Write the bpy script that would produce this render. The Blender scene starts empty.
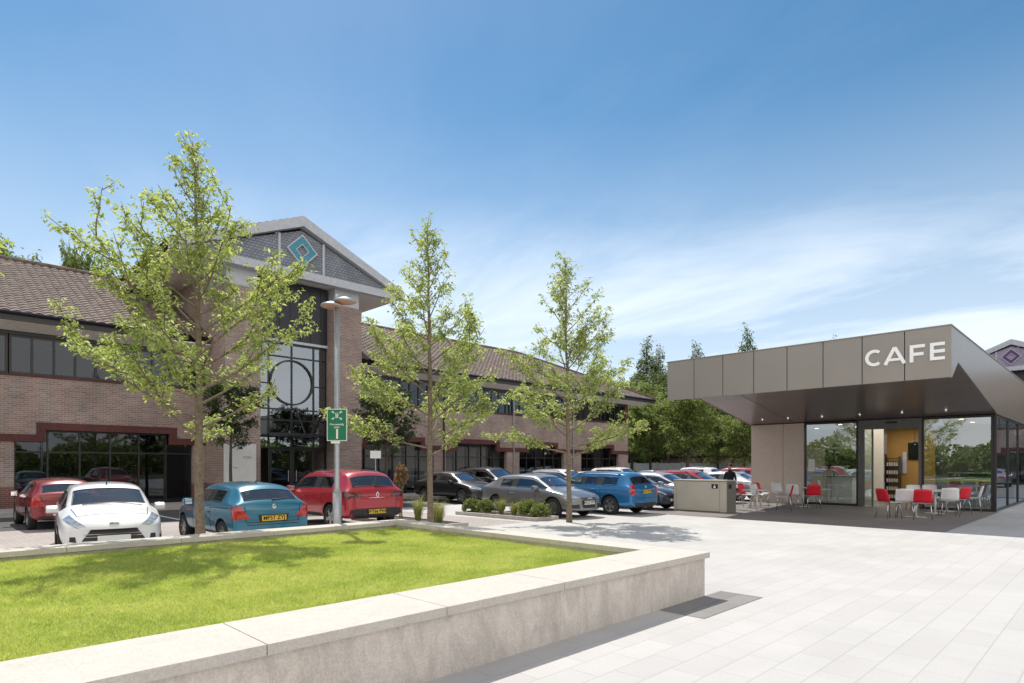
import bpy, bmesh, math, random
from math import radians, sin, cos, pi, sqrt, atan2
from mathutils import Vector, Matrix
from mathutils.bvhtree import BVHTree
random.seed(7)
scene = bpy.context.scene
col = scene.collection

# ------------------------------------------------------------------ camera, sky, sun, exposure
cam_d = bpy.data.cameras.new('camera'); cam = bpy.data.objects.new('camera', cam_d); col.objects.link(cam)
cam.location = (0, 0, 1.7); cam.rotation_euler = (radians(90), 0, radians(-45))
cam_d.sensor_width = 36; cam_d.lens = 36 * 615 / 1024; cam_d.shift_y = 0.1206
cam_d.clip_start = 0.1; cam_d.clip_end = 5000
scene.camera = cam

SUN = Vector((0.21, 0.56, 1.0)).normalized()
world = bpy.data.worlds.new('World'); scene.world = world; world.use_nodes = True
wn = world.node_tree; wn.nodes.clear()
def N(nt, kind, **kw):
    n = nt.nodes.new(kind)
    for k, v in kw.items():
        if k.startswith('i_'):
            key = k[2:]
            n.inputs[int(key) if key.isdigit() else key.replace('_', ' ')].default_value = v
        else: setattr(n, k, v)
    return n
sky = N(wn, 'ShaderNodeTexSky', sky_type='NISHITA', sun_disc=False)
sky.sun_elevation = math.asin(SUN.z); sky.sun_rotation = atan2(SUN.x, SUN.y)
sky.air_density = 1.0; sky.dust_density = 0.3; sky.ozone_density = 1.6
tc = N(wn, 'ShaderNodeTexCoord'); sep = N(wn, 'ShaderNodeSeparateXYZ')
wn.links.new(tc.outputs['Generated'], sep.inputs[0])
zc = N(wn, 'ShaderNodeMath', operation='ADD', i_1=0.10); wn.links.new(sep.outputs['Z'], zc.inputs[0])
zm = N(wn, 'ShaderNodeMath', operation='MAXIMUM', i_1=0.03); wn.links.new(zc.outputs[0], zm.inputs[0])
dx = N(wn, 'ShaderNodeMath', operation='DIVIDE'); dy = N(wn, 'ShaderNodeMath', operation='DIVIDE')
wn.links.new(sep.outputs['X'], dx.inputs[0]); wn.links.new(zm.outputs[0], dx.inputs[1])
wn.links.new(sep.outputs['Y'], dy.inputs[0]); wn.links.new(zm.outputs[0], dy.inputs[1])
cmb = N(wn, 'ShaderNodeCombineXYZ'); wn.links.new(dx.outputs[0], cmb.inputs[0]); wn.links.new(dy.outputs[0], cmb.inputs[1])
rot = N(wn, 'ShaderNodeMapping'); rot.inputs['Rotation'].default_value = (0, 0, radians(35)); rot.inputs['Scale'].default_value = (1.0, 0.42, 1)
rot.inputs['Location'].default_value = (4.6, 0.4, 0)
wn.links.new(cmb.outputs[0], rot.inputs[0])
cn = N(wn, 'ShaderNodeTexNoise', i_Scale=1.15, i_Detail=9.0, i_Roughness=0.6, i_Distortion=0.5)
wn.links.new(rot.outputs[0], cn.inputs['Vector'])
cr = N(wn, 'ShaderNodeMapRange', i_1=0.44, i_2=0.66); wn.links.new(cn.outputs[0], cr.inputs[0])
el = N(wn, 'ShaderNodeMapRange', i_1=0.40, i_2=0.24, i_3=0.04, i_4=0.42); wn.links.new(sep.outputs['Z'], el.inputs[0])
cm = N(wn, 'ShaderNodeMath', operation='MULTIPLY'); wn.links.new(cr.outputs[0], cm.inputs[0]); wn.links.new(el.outputs[0], cm.inputs[1])
hz = N(wn, 'ShaderNodeMapRange', i_1=0.56, i_2=0.08, i_3=0.0, i_4=0.68); wn.links.new(sep.outputs['Z'], hz.inputs[0])
hz.interpolation_type = 'SMOOTHSTEP'
m0 = N(wn, 'ShaderNodeMixRGB'); m0.inputs[2].default_value = (7.2, 8.0, 9.1, 1)
hs = N(wn, 'ShaderNodeHueSaturation'); hs.inputs['Saturation'].default_value = 1.28; hs.inputs['Hue'].default_value = 0.488; hs.inputs['Value'].default_value = 1.02; wn.links.new(sky.outputs[0], hs.inputs['Color'])
wn.links.new(hz.outputs[0], m0.inputs[0]); wn.links.new(hs.outputs[0], m0.inputs[1])
m1 = N(wn, 'ShaderNodeMixRGB'); m1.inputs[2].default_value = (11.5, 11.8, 12.2, 1)
zf = N(wn, 'ShaderNodeMapRange', i_1=0.62, i_2=0.95, i_3=0.0, i_4=0.7); wn.links.new(sep.outputs['Z'], zf.inputs[0])
mz = N(wn, 'ShaderNodeMixRGB'); mz.inputs[2].default_value = (3.4, 4.0, 4.9, 1)
wn.links.new(zf.outputs[0], mz.inputs[0]); wn.links.new(m0.outputs[0], mz.inputs[1])
wn.links.new(cm.outputs[0], m1.inputs[0]); wn.links.new(mz.outputs[0], m1.inputs[1])
# warm cloud bank added out of view behind the viewer, to lift shaded faces
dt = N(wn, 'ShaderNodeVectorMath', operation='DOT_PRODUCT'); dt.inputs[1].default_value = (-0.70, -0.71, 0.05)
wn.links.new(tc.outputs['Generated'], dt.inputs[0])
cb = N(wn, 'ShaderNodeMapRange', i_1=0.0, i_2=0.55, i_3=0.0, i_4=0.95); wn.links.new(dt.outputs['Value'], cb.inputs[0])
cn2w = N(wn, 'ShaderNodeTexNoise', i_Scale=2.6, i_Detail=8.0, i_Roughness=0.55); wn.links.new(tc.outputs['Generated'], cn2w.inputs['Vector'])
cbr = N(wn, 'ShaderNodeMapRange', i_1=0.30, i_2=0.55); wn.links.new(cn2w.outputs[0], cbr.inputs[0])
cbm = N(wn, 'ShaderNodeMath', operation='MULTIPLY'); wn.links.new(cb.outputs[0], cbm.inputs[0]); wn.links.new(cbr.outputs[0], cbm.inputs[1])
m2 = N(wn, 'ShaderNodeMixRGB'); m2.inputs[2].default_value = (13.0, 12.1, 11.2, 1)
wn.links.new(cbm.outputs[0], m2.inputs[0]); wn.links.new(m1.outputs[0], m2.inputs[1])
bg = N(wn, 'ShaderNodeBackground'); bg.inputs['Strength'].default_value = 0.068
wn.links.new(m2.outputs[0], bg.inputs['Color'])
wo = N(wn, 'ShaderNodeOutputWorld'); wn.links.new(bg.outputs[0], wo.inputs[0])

sd = bpy.data.lights.new('sun', 'SUN'); sd.energy = 2.7; sd.angle = radians(0.5); sd.color = (1.0, 0.94, 0.86)
so = bpy.data.objects.new('sun', sd); col.objects.link(so)
so.rotation_euler = (-SUN).to_track_quat('-Z', 'Y').to_euler(); so.location = (10, 20, 30)
scene.view_settings.view_transform = 'Standard'; scene.view_settings.look = 'None'
scene.view_settings.exposure = 0.82; scene.view_settings.gamma = 1
scene.cycles.max_bounces = 8; scene.cycles.transparent_max_bounces = 12

# ------------------------------------------------------------------ materials
def newmat(name):
    m = bpy.data.materials.new(name); m.use_nodes = True
    nt = m.node_tree; b = nt.nodes['Principled BSDF']
    return m, nt, b
def setb(b, c=None, r=None, metal=None, spec=None, coat=None):
    if c is not None: b.inputs['Base Color'].default_value = (*c, 1)
    if r is not None: b.inputs['Roughness'].default_value = r
    if metal is not None: b.inputs['Metallic'].default_value = metal
    if spec is not None: b.inputs['Specular IOR Level'].default_value = spec
    if coat is not None: b.inputs['Coat Weight'].default_value = coat; b.inputs['Coat Roughness'].default_value = 0.03
def geo_pos(nt): return N(nt, 'ShaderNodeNewGeometry').outputs['Position']
def plain(name, c, r=0.5, metal=0, spec=0.5, coat=None, var=0.12, scale=6.0, bump=0.0, obj=True):
    m, nt, b = newmat(name); setb(b, c, r, metal, spec, coat)
    t = N(nt, 'ShaderNodeTexCoord')
    n = N(nt, 'ShaderNodeTexNoise', i_Scale=scale, i_Detail=6.0, i_Roughness=0.6)
    nt.links.new(t.outputs['Object'], n.inputs['Vector'])
    mr = N(nt, 'ShaderNodeMapRange', i_1=0.3, i_2=0.7, i_3=1 - var, i_4=1 + var); nt.links.new(n.outputs[0], mr.inputs[0])
    mx = N(nt, 'ShaderNodeMixRGB', blend_type='MULTIPLY'); mx.inputs[0].default_value = 1
    mx.inputs[1].default_value = (*c, 1); nt.links.new(mr.outputs[0], mx.inputs[2]); nt.links.new(mx.outputs[0], b.inputs['Base Color'])
    if bump:
        bp = N(nt, 'ShaderNodeBump', i_Strength=bump, i_Distance=0.02); nt.links.new(n.outputs[0], bp.inputs['Height'])
        nt.links.new(bp.outputs[0], b.inputs['Normal'])
    return m
def wallvec(nt):
    g = N(nt, 'ShaderNodeTexCoord'); s = N(nt, 'ShaderNodeSeparateXYZ'); nt.links.new(g.outputs['Object'], s.inputs[0])
    a = N(nt, 'ShaderNodeMath', operation='ADD'); nt.links.new(s.outputs[0], a.inputs[0]); nt.links.new(s.outputs[1], a.inputs[1])
    c = N(nt, 'ShaderNodeCombineXYZ'); nt.links.new(a.outputs[0], c.inputs[0]); nt.links.new(s.outputs[2], c.inputs[1])
    return g, c
def brickmat(name, c1, c2, mortar, bw=0.225, bh=0.075, ms=0.010):
    m, nt, b = newmat(name); setb(b, r=0.85, spec=0.25)
    g, v = wallvec(nt)
    t = N(nt, 'ShaderNodeTexBrick', i_Scale=1.0, i_6=0.1, i_8=bw, i_9=bh); t.inputs['Mortar Size'].default_value = ms
    t.inputs['Mortar Smooth'].default_value = 0.2; t.inputs['Bias'].default_value = 0.0
    t.inputs['Brick Width'].default_value = bw; t.inputs['Row Height'].default_value = bh
    t.inputs['Color1'].default_value = (*c1, 1); t.inputs['Color2'].default_value = (*c2, 1); t.inputs['Mortar'].default_value = (*mortar, 1)
    nt.links.new(v.outputs[0], t.inputs['Vector'])
    n = N(nt, 'ShaderNodeTexNoise', i_Scale=0.7, i_Detail=7.0, i_Roughness=0.65); nt.links.new(g.outputs['Object'], n.inputs['Vector'])
    mr = N(nt, 'ShaderNodeMapRange', i_1=0.3, i_2=0.7, i_3=0.78, i_4=1.2); nt.links.new(n.outputs[0], mr.inputs[0])
    mx = N(nt, 'ShaderNodeMixRGB', blend_type='MULTIPLY'); mx.inputs[0].default_value = 1
    nt.links.new(t.outputs['Color'], mx.inputs[1]); nt.links.new(mr.outputs[0], mx.inputs[2]); nt.links.new(mx.outputs[0], b.inputs['Base Color'])
    bp = N(nt, 'ShaderNodeBump', i_Strength=0.6, i_Distance=0.01); bp.invert = True
    nt.links.new(t.outputs['Fac'], bp.inputs['Height']); nt.links.new(bp.outputs[0], b.inputs['Normal'])
    return m
def pavemat(name, c1, c2, joint, w, h, rotz=0.0, ms=0.006, stain=0.16, rough=0.75):
    m, nt, b = newmat(name); setb(b, r=rough, spec=0.3)
    g = N(nt, 'ShaderNodeNewGeometry'); mp = N(nt, 'ShaderNodeMapping'); mp.inputs['Rotation'].default_value = (0, 0, rotz)
    nt.links.new(g.outputs['Position'], mp.inputs[0])
    t = N(nt, 'ShaderNodeTexBrick', i_Scale=1.0); t.inputs['Mortar Size'].default_value = ms; t.inputs['Mortar Smooth'].default_value = 0.3
    t.inputs['Brick Width'].default_value = w; t.inputs['Row Height'].default_value = h; t.offset = 0.37
    t.inputs['Color1'].default_value = (*c1, 1); t.inputs['Color2'].default_value = (*c2, 1); t.inputs['Mortar'].default_value = (*joint, 1)
    nt.links.new(mp.outputs[0], t.inputs['Vector'])
    n = N(nt, 'ShaderNodeTexNoise', i_Scale=0.35, i_Detail=8.0, i_Roughness=0.65); nt.links.new(g.outputs['Position'], n.inputs['Vector'])
    mr = N(nt, 'ShaderNodeMapRange', i_1=0.3, i_2=0.7, i_3=1 - stain, i_4=1 + stain * 0.5); nt.links.new(n.outputs[0], mr.inputs[0])
    mx = N(nt, 'ShaderNodeMixRGB', blend_type='MULTIPLY'); mx.inputs[0].default_value = 1
    nt.links.new(t.outputs['Color'], mx.inputs[1]); nt.links.new(mr.outputs[0], mx.inputs[2])
    n2 = N(nt, 'ShaderNodeTexNoise', i_Scale=90.0, i_Detail=3.0); nt.links.new(g.outputs['Position'], n2.inputs['Vector'])
    mr2 = N(nt, 'ShaderNodeMapRange', i_1=0.3, i_2=0.7, i_3=0.9, i_4=1.08); nt.links.new(n2.outputs[0], mr2.inputs[0])
    mx2 = N(nt, 'ShaderNodeMixRGB', blend_type='MULTIPLY'); mx2.inputs[0].default_value = 1
    nt.links.new(mx.outputs[0], mx2.inputs[1]); nt.links.new(mr2.outputs[0], mx2.inputs[2]); nt.links.new(mx2.outputs[0], b.inputs['Base Color'])
    bp = N(nt, 'ShaderNodeBump', i_Strength=0.4, i_Distance=0.004); bp.invert = True
    nt.links.new(t.outputs['Fac'], bp.inputs['Height']); nt.links.new(bp.outputs[0], b.inputs['Normal'])
    return m
def leafmat(name, cols, trans=0.35, rough=0.5):
    m, nt, b = newmat(name); setb(b, r=rough, spec=0.3)
    g = N(nt, 'ShaderNodeNewGeometry'); r = N(nt, 'ShaderNodeValToRGB')
    r.color_ramp.elements[0].color = (*cols[0], 1); r.color_ramp.elements[1].color = (*cols[-1], 1)
    for i, c in enumerate(cols[1:-1]):
        e = r.color_ramp.elements.new((i + 1) / (len(cols) - 1)); e.color = (*c, 1)
    nt.links.new(g.outputs['Random Per Island'], r.inputs[0]); nt.links.new(r.outputs[0], b.inputs['Base Color'])
    tr = N(nt, 'ShaderNodeBsdfTranslucent'); sc_ = N(nt, 'ShaderNodeMixRGB', blend_type='MULTIPLY'); sc_.inputs[0].default_value = 1
    sc_.inputs[2].default_value = (1.25, 1.3, 0.75, 1); nt.links.new(r.outputs[0], sc_.inputs[1]); nt.links.new(sc_.outputs[0], tr.inputs[0])
    mx = N(nt, 'ShaderNodeMixShader'); mx.inputs[0].default_value = trans
    nt.links.new(b.outputs[0], mx.inputs[1]); nt.links.new(tr.outputs[0], mx.inputs[2])
    nt.links.new(mx.outputs[0], nt.nodes['Material Output'].inputs[0]); return m
def glassmat(name, tint=(0.55, 0.6, 0.6), f0=0.08, boost=1.0, rough=0.0):
    m, nt, b = newmat(name); nt.nodes.remove(b)
    tr = N(nt, 'ShaderNodeBsdfTransparent'); tr.inputs[0].default_value = (*tint, 1)
    gl = N(nt, 'ShaderNodeBsdfGlossy'); gl.inputs['Roughness'].default_value = rough; gl.inputs[0].default_value = (0.80, 0.89, 0.98, 1)
    lw = N(nt, 'ShaderNodeLayerWeight'); lw.inputs[0].default_value = 0.5
    pw = N(nt, 'ShaderNodeMath', operation='POWER', i_1=3.5); nt.links.new(lw.outputs['Facing'], pw.inputs[0])
    mr = N(nt, 'ShaderNodeMapRange', i_1=0.0, i_2=1.0, i_3=f0, i_4=boost); nt.links.new(pw.outputs[0], mr.inputs[0])
    # gentle unevenness of real panes
    tcn = N(nt, 'ShaderNodeTexCoord'); no = N(nt, 'ShaderNodeTexNoise', i_Scale=0.8, i_Detail=1.0); nt.links.new(tcn.outputs['Object'], no.inputs['Vector'])
    bp = N(nt, 'ShaderNodeBump', i_Strength=0.05, i_Distance=0.05); nt.links.new(no.outputs[0], bp.inputs['Height']); nt.links.new(bp.outputs[0], gl.inputs['Normal'])
    mx = N(nt, 'ShaderNodeMixShader'); nt.links.new(mr.outputs[0], mx.inputs[0]); nt.links.new(tr.outputs[0], mx.inputs[1]); nt.links.new(gl.outputs[0], mx.inputs[2])
    nt.links.new(mx.outputs[0], nt.nodes['Material Output'].inputs[0]); return m
def emit(name, c, s):
    m, nt, b = newmat(name); setb(b, c, 0.4); b.inputs['Emission Color'].default_value = (*c, 1); b.inputs['Emission Strength'].default_value = s; return m
def paint(name, c, metal=0.0):
    m, nt, b = newmat(name); setb(b, c, 0.32 if metal else 0.4, metal, 0.5, 1.0)
    t = N(nt, 'ShaderNodeTexCoord'); n = N(nt, 'ShaderNodeTexNoise', i_Scale=2.2, i_Detail=5.0); nt.links.new(t.outputs['Object'], n.inputs['Vector'])
    mr = N(nt, 'ShaderNodeMapRange', i_1=0.3, i_2=0.7, i_3=0.93, i_4=1.05); nt.links.new(n.outputs[0], mr.inputs[0])
    mx = N(nt, 'ShaderNodeMixRGB', blend_type='MULTIPLY'); mx.inputs[0].default_value = 1; mx.inputs[1].default_value = (*c, 1)
    nt.links.new(mr.outputs[0], mx.inputs[2]); g_ = N(nt, 'ShaderNodeNewGeometry'); mb_ = N(nt, 'ShaderNodeMixRGB'); mb_.inputs[2].default_value = (0.03, 0.03, 0.032, 1)
    nt.links.new(g_.outputs['Backfacing'], mb_.inputs[0]); nt.links.new(mx.outputs[0], mb_.inputs[1]); nt.links.new(mb_.outputs[0], b.inputs['Base Color']); return m

M = {}
M['brick'] = brickmat('brick', (0.36, 0.248, 0.205), (0.235, 0.16, 0.138), (0.38, 0.345, 0.33), ms=0.012)
M['brick_dark'] = brickmat('brick_dark', (0.20, 0.085, 0.065), (0.15, 0.07, 0.06), (0.22, 0.19, 0.18))
M['brick_red'] = brickmat('brick_red', (0.135, 0.048, 0.042), (0.105, 0.04, 0.038), (0.10, 0.06, 0.055), 0.075, 0.225, 0.006)
M['tile'] = plain('roof_tile', (0.175, 0.138, 0.123), 0.8, var=0.45, scale=3.0, spec=0.2)
M['grey_tile'] = brickmat('slate_hung_tile', (0.30, 0.325, 0.38), (0.24, 0.26, 0.305), (0.13, 0.14, 0.16), 0.17, 0.12, 0.014)
M['purple_tile'] = brickmat('violet_hung_tile', (0.42, 0.39, 0.50), (0.36, 0.33, 0.43), (0.25, 0.23, 0.30), 0.17, 0.12, 0.014)
M['white_trim'] = plain('white_trim', (0.50, 0.52, 0.57), 0.5, var=0.1)
M['soffit'] = plain('soffit_board', (0.80, 0.75, 0.70), 0.7, var=0.1)
M['dark_trim'] = plain('dark_brown_trim', (0.035, 0.03, 0.03), 0.45)
M['black_metal'] = plain('black_metal', (0.018, 0.018, 0.02), 0.35)
M['dark_panel'] = plain('dark_cladding', (0.022, 0.022, 0.03), 0.4)
M['office_glass'] = glassmat('office_glass', (0.40, 0.42, 0.45), 0.07, 0.95)
M['entrance_glass'] = glassmat('entrance_glass', (0.45, 0.48, 0.5), 0.30, 1.0)
M['cafe_glass'] = glassmat('cafe_glass', (0.66, 0.74, 0.70), 0.30, 1.0)
M['blind'] = plain('window_blind', (0.42, 0.37, 0.31), 0.9)
M['interior'] = plain('office_interior', (0.10, 0.09, 0.085), 0.9)
M['blue_tile'] = plain('blue_emblem', (0.05, 0.27, 0.36), 0.35, var=0.25, scale=9)
M['purple'] = plain('purple_emblem', (0.10, 0.04, 0.16), 0.5)
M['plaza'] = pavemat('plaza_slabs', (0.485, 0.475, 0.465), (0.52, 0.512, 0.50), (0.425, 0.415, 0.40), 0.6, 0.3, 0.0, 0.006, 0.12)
M['block'] = pavemat('block_paving', (0.38, 0.34, 0.32), (0.45, 0.41, 0.38), (0.25, 0.225, 0.21), 0.21, 0.105, 0.0, 0.008)
M['asphalt'] = plain('asphalt', (0.075, 0.073, 0.073), 0.9, var=0.3, scale=2.0, bump=0.2)
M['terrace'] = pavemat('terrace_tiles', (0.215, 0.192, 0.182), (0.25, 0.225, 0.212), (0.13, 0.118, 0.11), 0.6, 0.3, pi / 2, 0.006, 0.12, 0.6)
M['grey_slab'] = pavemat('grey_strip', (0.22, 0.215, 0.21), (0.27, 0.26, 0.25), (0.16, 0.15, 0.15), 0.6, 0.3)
M['kerb'] = plain('kerb_stone', (0.42, 0.40, 0.37), 0.85, var=0.2, scale=4)
M['soil'] = plain('soil', (0.09, 0.065, 0.045), 0.95, var=0.4, scale=20, bump=0.6)
M['lawn_base'] = plain('lawn_base', (0.36, 0.39, 0.11), 0.95, var=0.4, scale=12, bump=0.6)
M['field'] = plain('field', (0.09, 0.12, 0.04), 0.95, var=0.4, scale=0.2)
M['bark'] = plain('bark', (0.20, 0.155, 0.115), 0.9, var=0.4, scale=18, bump=0.8)
M['bark_dark'] = plain('bark_dark', (0.085, 0.065, 0.05), 0.9, var=0.4, scale=18, bump=0.8)
M['bark_cherry'] = M['bark']
M['leaf'] = leafmat('young_leaf', [(0.19, 0.25, 0.08), (0.33, 0.40, 0.13), (0.46, 0.51, 0.21), (0.64, 0.64, 0.38)], 0.5)
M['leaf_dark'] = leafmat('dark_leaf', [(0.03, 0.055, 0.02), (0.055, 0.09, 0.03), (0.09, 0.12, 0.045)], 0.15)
M['leaf_mid'] = leafmat('mid_leaf', [(0.12, 0.165, 0.05), (0.21, 0.27, 0.08), (0.34, 0.39, 0.14)], 0.35)
M['leaf_conifer'] = leafmat('conifer_needles', [(0.07, 0.105, 0.045), (0.13, 0.175, 0.07), (0.24, 0.28, 0.12)], 0.25)
M['straw'] = leafmat('straw_grass', [(0.30, 0.31, 0.09), (0.40, 0.38, 0.16), (0.22, 0.28, 0.07)], 0.3)
M['rust_leaf'] = leafmat('rusty_leaf', [(0.22, 0.13, 0.08), (0.36, 0.23, 0.14), (0.15, 0.09, 0.06)], 0.25)
M['shrub_leaf'] = leafmat('shrub_leaf', [(0.12, 0.17, 0.05), (0.20, 0.25, 0.08), (0.30, 0.33, 0.14)], 0.3)
M['grass'] = leafmat('lawn_grass', [(0.26, 0.33, 0.085), (0.38, 0.48, 0.115), (0.54, 0.59, 0.17), (0.68, 0.62, 0.33)], 0.5, 0.45)
_nt = M['grass'].node_tree; _r = [n for n in _nt.nodes if n.type == 'VALTORGB'][0]; _g = [n for n in _nt.nodes if n.type == 'NEW_GEOMETRY'][0]
_n = N(_nt, 'ShaderNodeTexNoise', i_Scale=1.1, i_Detail=9.0, i_Roughness=0.75); _nt.links.new(_g.outputs['Position'], _n.inputs['Vector'])
_m = N(_nt, 'ShaderNodeMapRange', i_1=0.32, i_2=0.68, i_3=-0.42, i_4=0.40); _nt.links.new(_n.outputs[0], _m.inputs[0])
_a = N(_nt, 'ShaderNodeMath', operation='ADD'); _nt.links.new(_m.outputs[0], _a.inputs[0]); _nt.links.new(_g.outputs['Random Per Island'], _a.inputs[1]); _nt.links.new(_a.outputs[0], _r.inputs[0])
M['rubber'] = plain('tyre_rubber', (0.018, 0.018, 0.019), 0.75)
M['rim'] = plain('alloy', (0.45, 0.46, 0.48), 0.3, 0.9)
M['car_trim'] = plain('black_plastic', (0.02, 0.02, 0.021), 0.5)
M['car_glass'] = glassmat('tinted_car_glass', (0.42, 0.47, 0.47), 0.13, 1.0)
M['seat_cloth'] = plain('seat_cloth', (0.06, 0.06, 0.065), 0.9)
M['headlamp'] = plain('headlamp_glass', (0.42, 0.45, 0.48), 0.08, 0.5, 0.8, 1.0, var=0.5, scale=14)
M['tail_red'] = plain('tail_lamp_red', (0.42, 0.008, 0.012), 0.1, 0, 0.6, 1.0, var=0.3, scale=16)
M['tail_smoke'] = plain('tail_lamp_smoked', (0.10, 0.008, 0.012), 0.1, 0, 0.6, 1.0, var=0.3, scale=16)
M['chrome'] = plain('chrome', (0.75, 0.76, 0.78), 0.12, 1.0)
M['plate_y'] = plain('yellow_plate', (0.72, 0.48, 0.03), 0.4, var=0.03)
M['plate_w'] = plain('white_plate', (0.72, 0.72, 0.70), 0.4, var=0.03)
M['ink'] = plain('black_ink', (0.012, 0.012, 0.012), 0.6)
M['grey_ink'] = plain('grey_ink', (0.22, 0.23, 0.26), 0.6)
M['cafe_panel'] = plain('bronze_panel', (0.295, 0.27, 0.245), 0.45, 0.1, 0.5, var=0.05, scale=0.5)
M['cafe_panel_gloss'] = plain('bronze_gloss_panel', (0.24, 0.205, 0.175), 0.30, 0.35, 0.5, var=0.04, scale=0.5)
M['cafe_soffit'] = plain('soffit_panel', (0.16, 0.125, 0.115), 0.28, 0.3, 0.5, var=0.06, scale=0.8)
M['cafe_wall'] = plain('rendered_panel', (0.60, 0.52, 0.44), 0.5, 0.0, var=0.05)
M['joint'] = plain('shadow_gap', (0.015, 0.013, 0.012), 0.8)
M['white_letter'] = plain('white_letter', (0.93, 0.93, 0.92), 0.4, var=0.02)
M['white_paint'] = plain('white_paint', (0.72, 0.72, 0.70), 0.5, var=0.05)
M['ochre'] = plain('ochre_wall', (0.42, 0.23, 0.06), 0.7, var=0.05)
M['cream'] = plain('cream_wall', (0.72, 0.68, 0.60), 0.7, var=0.04)
M['screen'] = plain('dark_screen', (0.01, 0.011, 0.013), 0.1)
M['spot'] = emit('downlight_glow', (1.0, 0.95, 0.88), 1.6)
M['ceil_lamp'] = emit('cafe_lamp_glow', (1.0, 0.92, 0.78), 4.0)
M['red_plastic'] = plain('red_plastic', (0.68, 0.015, 0.035), 0.35, var=0.04)
M['white_plastic'] = plain('white_plastic', (0.78, 0.78, 0.79), 0.35, var=0.03)
M['steel'] = plain('steel', (0.6, 0.61, 0.62), 0.22, 1.0)
M['table_top'] = plain('table_top', (0.75, 0.76, 0.78), 0.3, var=0.03)
M['bin_panel'] = plain('bin_panel', (0.50, 0.46, 0.385), 0.5, 0.0, var=0.08, scale=1.3)
M['bin_dark'] = plain('bin_end_panel', (0.20, 0.20, 0.17), 0.5, 0.2, var=0.08)
M['pole'] = plain('galvanised_pole', (0.42, 0.44, 0.46), 0.45, 0.6, var=0.1)
M['lamp_pink'] = plain('lamp_underside', (0.50, 0.27, 0.22), 0.4)
M['sign_green'] = plain('sign_green', (0.0, 0.17, 0.085), 0.4, var=0.04)
M['sign_white'] = plain('sign_white', (0.8, 0.8, 0.8), 0.4, var=0.02)
M['skin'] = plain('skin', (0.45, 0.24, 0.17), 0.55, var=0.08)
M['hair_dark'] = plain('dark_hair', (0.02, 0.013, 0.01), 0.7, var=0.4, scale=40)
M['hair_brown'] = plain('brown_hair', (0.10, 0.06, 0.035), 0.7, var=0.4, scale=40)
M['black_cloth'] = plain('black_cloth', (0.012, 0.012, 0.014), 0.9, bump=0.4, scale=20)
M['white_cloth'] = plain('white_cloth', (0.72, 0.70, 0.70), 0.9, bump=0.3, scale=20)
M['concrete_white'] = plain('concrete_hoarding', (0.45, 0.46, 0.47), 0.8, var=0.1)
def concrete(name, c, streak=True):
    m, nt, b = newmat(name); setb(b, r=0.85, spec=0.25)
    g = N(nt, 'ShaderNodeNewGeometry'); mp = N(nt, 'ShaderNodeMapping'); mp.inputs['Scale'].default_value = (1.0, 1.0, 0.45)
    nt.links.new(g.outputs['Position'], mp.inputs[0])
    n = N(nt, 'ShaderNodeTexNoise', i_Scale=4.5, i_Detail=12.0, i_Roughness=0.75, i_Distortion=0.8); nt.links.new(mp.outputs[0], n.inputs['Vector'])
    r = N(nt, 'ShaderNodeValToRGB'); r.color_ramp.elements[0].position = 0.34; r.color_ramp.elements[0].color = (*(x * (0.74 if streak else 0.93) for x in c), 1)
    r.color_ramp.elements[1].position = 0.62; r.color_ramp.elements[1].color = (*(x * 1.06 for x in c), 1)
    nt.links.new(n.outputs[0], r.inputs[0])
    n2 = N(nt, 'ShaderNodeTexNoise', i_Scale=60.0, i_Detail=4.0); nt.links.new(g.outputs['Position'], n2.inputs['Vector'])
    mr = N(nt, 'ShaderNodeMapRange', i_1=0.3, i_2=0.7, i_3=0.86, i_4=1.08); nt.links.new(n2.outputs[0], mr.inputs[0])
    mx = N(nt, 'ShaderNodeMixRGB', blend_type='MULTIPLY'); mx.inputs[0].default_value = 1
    nt.links.new(r.outputs[0], mx.inputs[1]); nt.links.new(mr.outputs[0], mx.inputs[2]); nt.links.new(mx.outputs[0], b.inputs['Base Color'])
    bp = N(nt, 'ShaderNodeBump', i_Strength=0.25, i_Distance=0.01); nt.links.new(n.outputs[0], bp.inputs['Height']); nt.links.new(bp.outputs[0], b.inputs['Normal'])
    return m
M['wall_concrete'] = concrete('cast_concrete', (0.66, 0.60, 0.54))
M['coping'] = concrete('coping_stone', (0.56, 0.52, 0.47), False)

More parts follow.
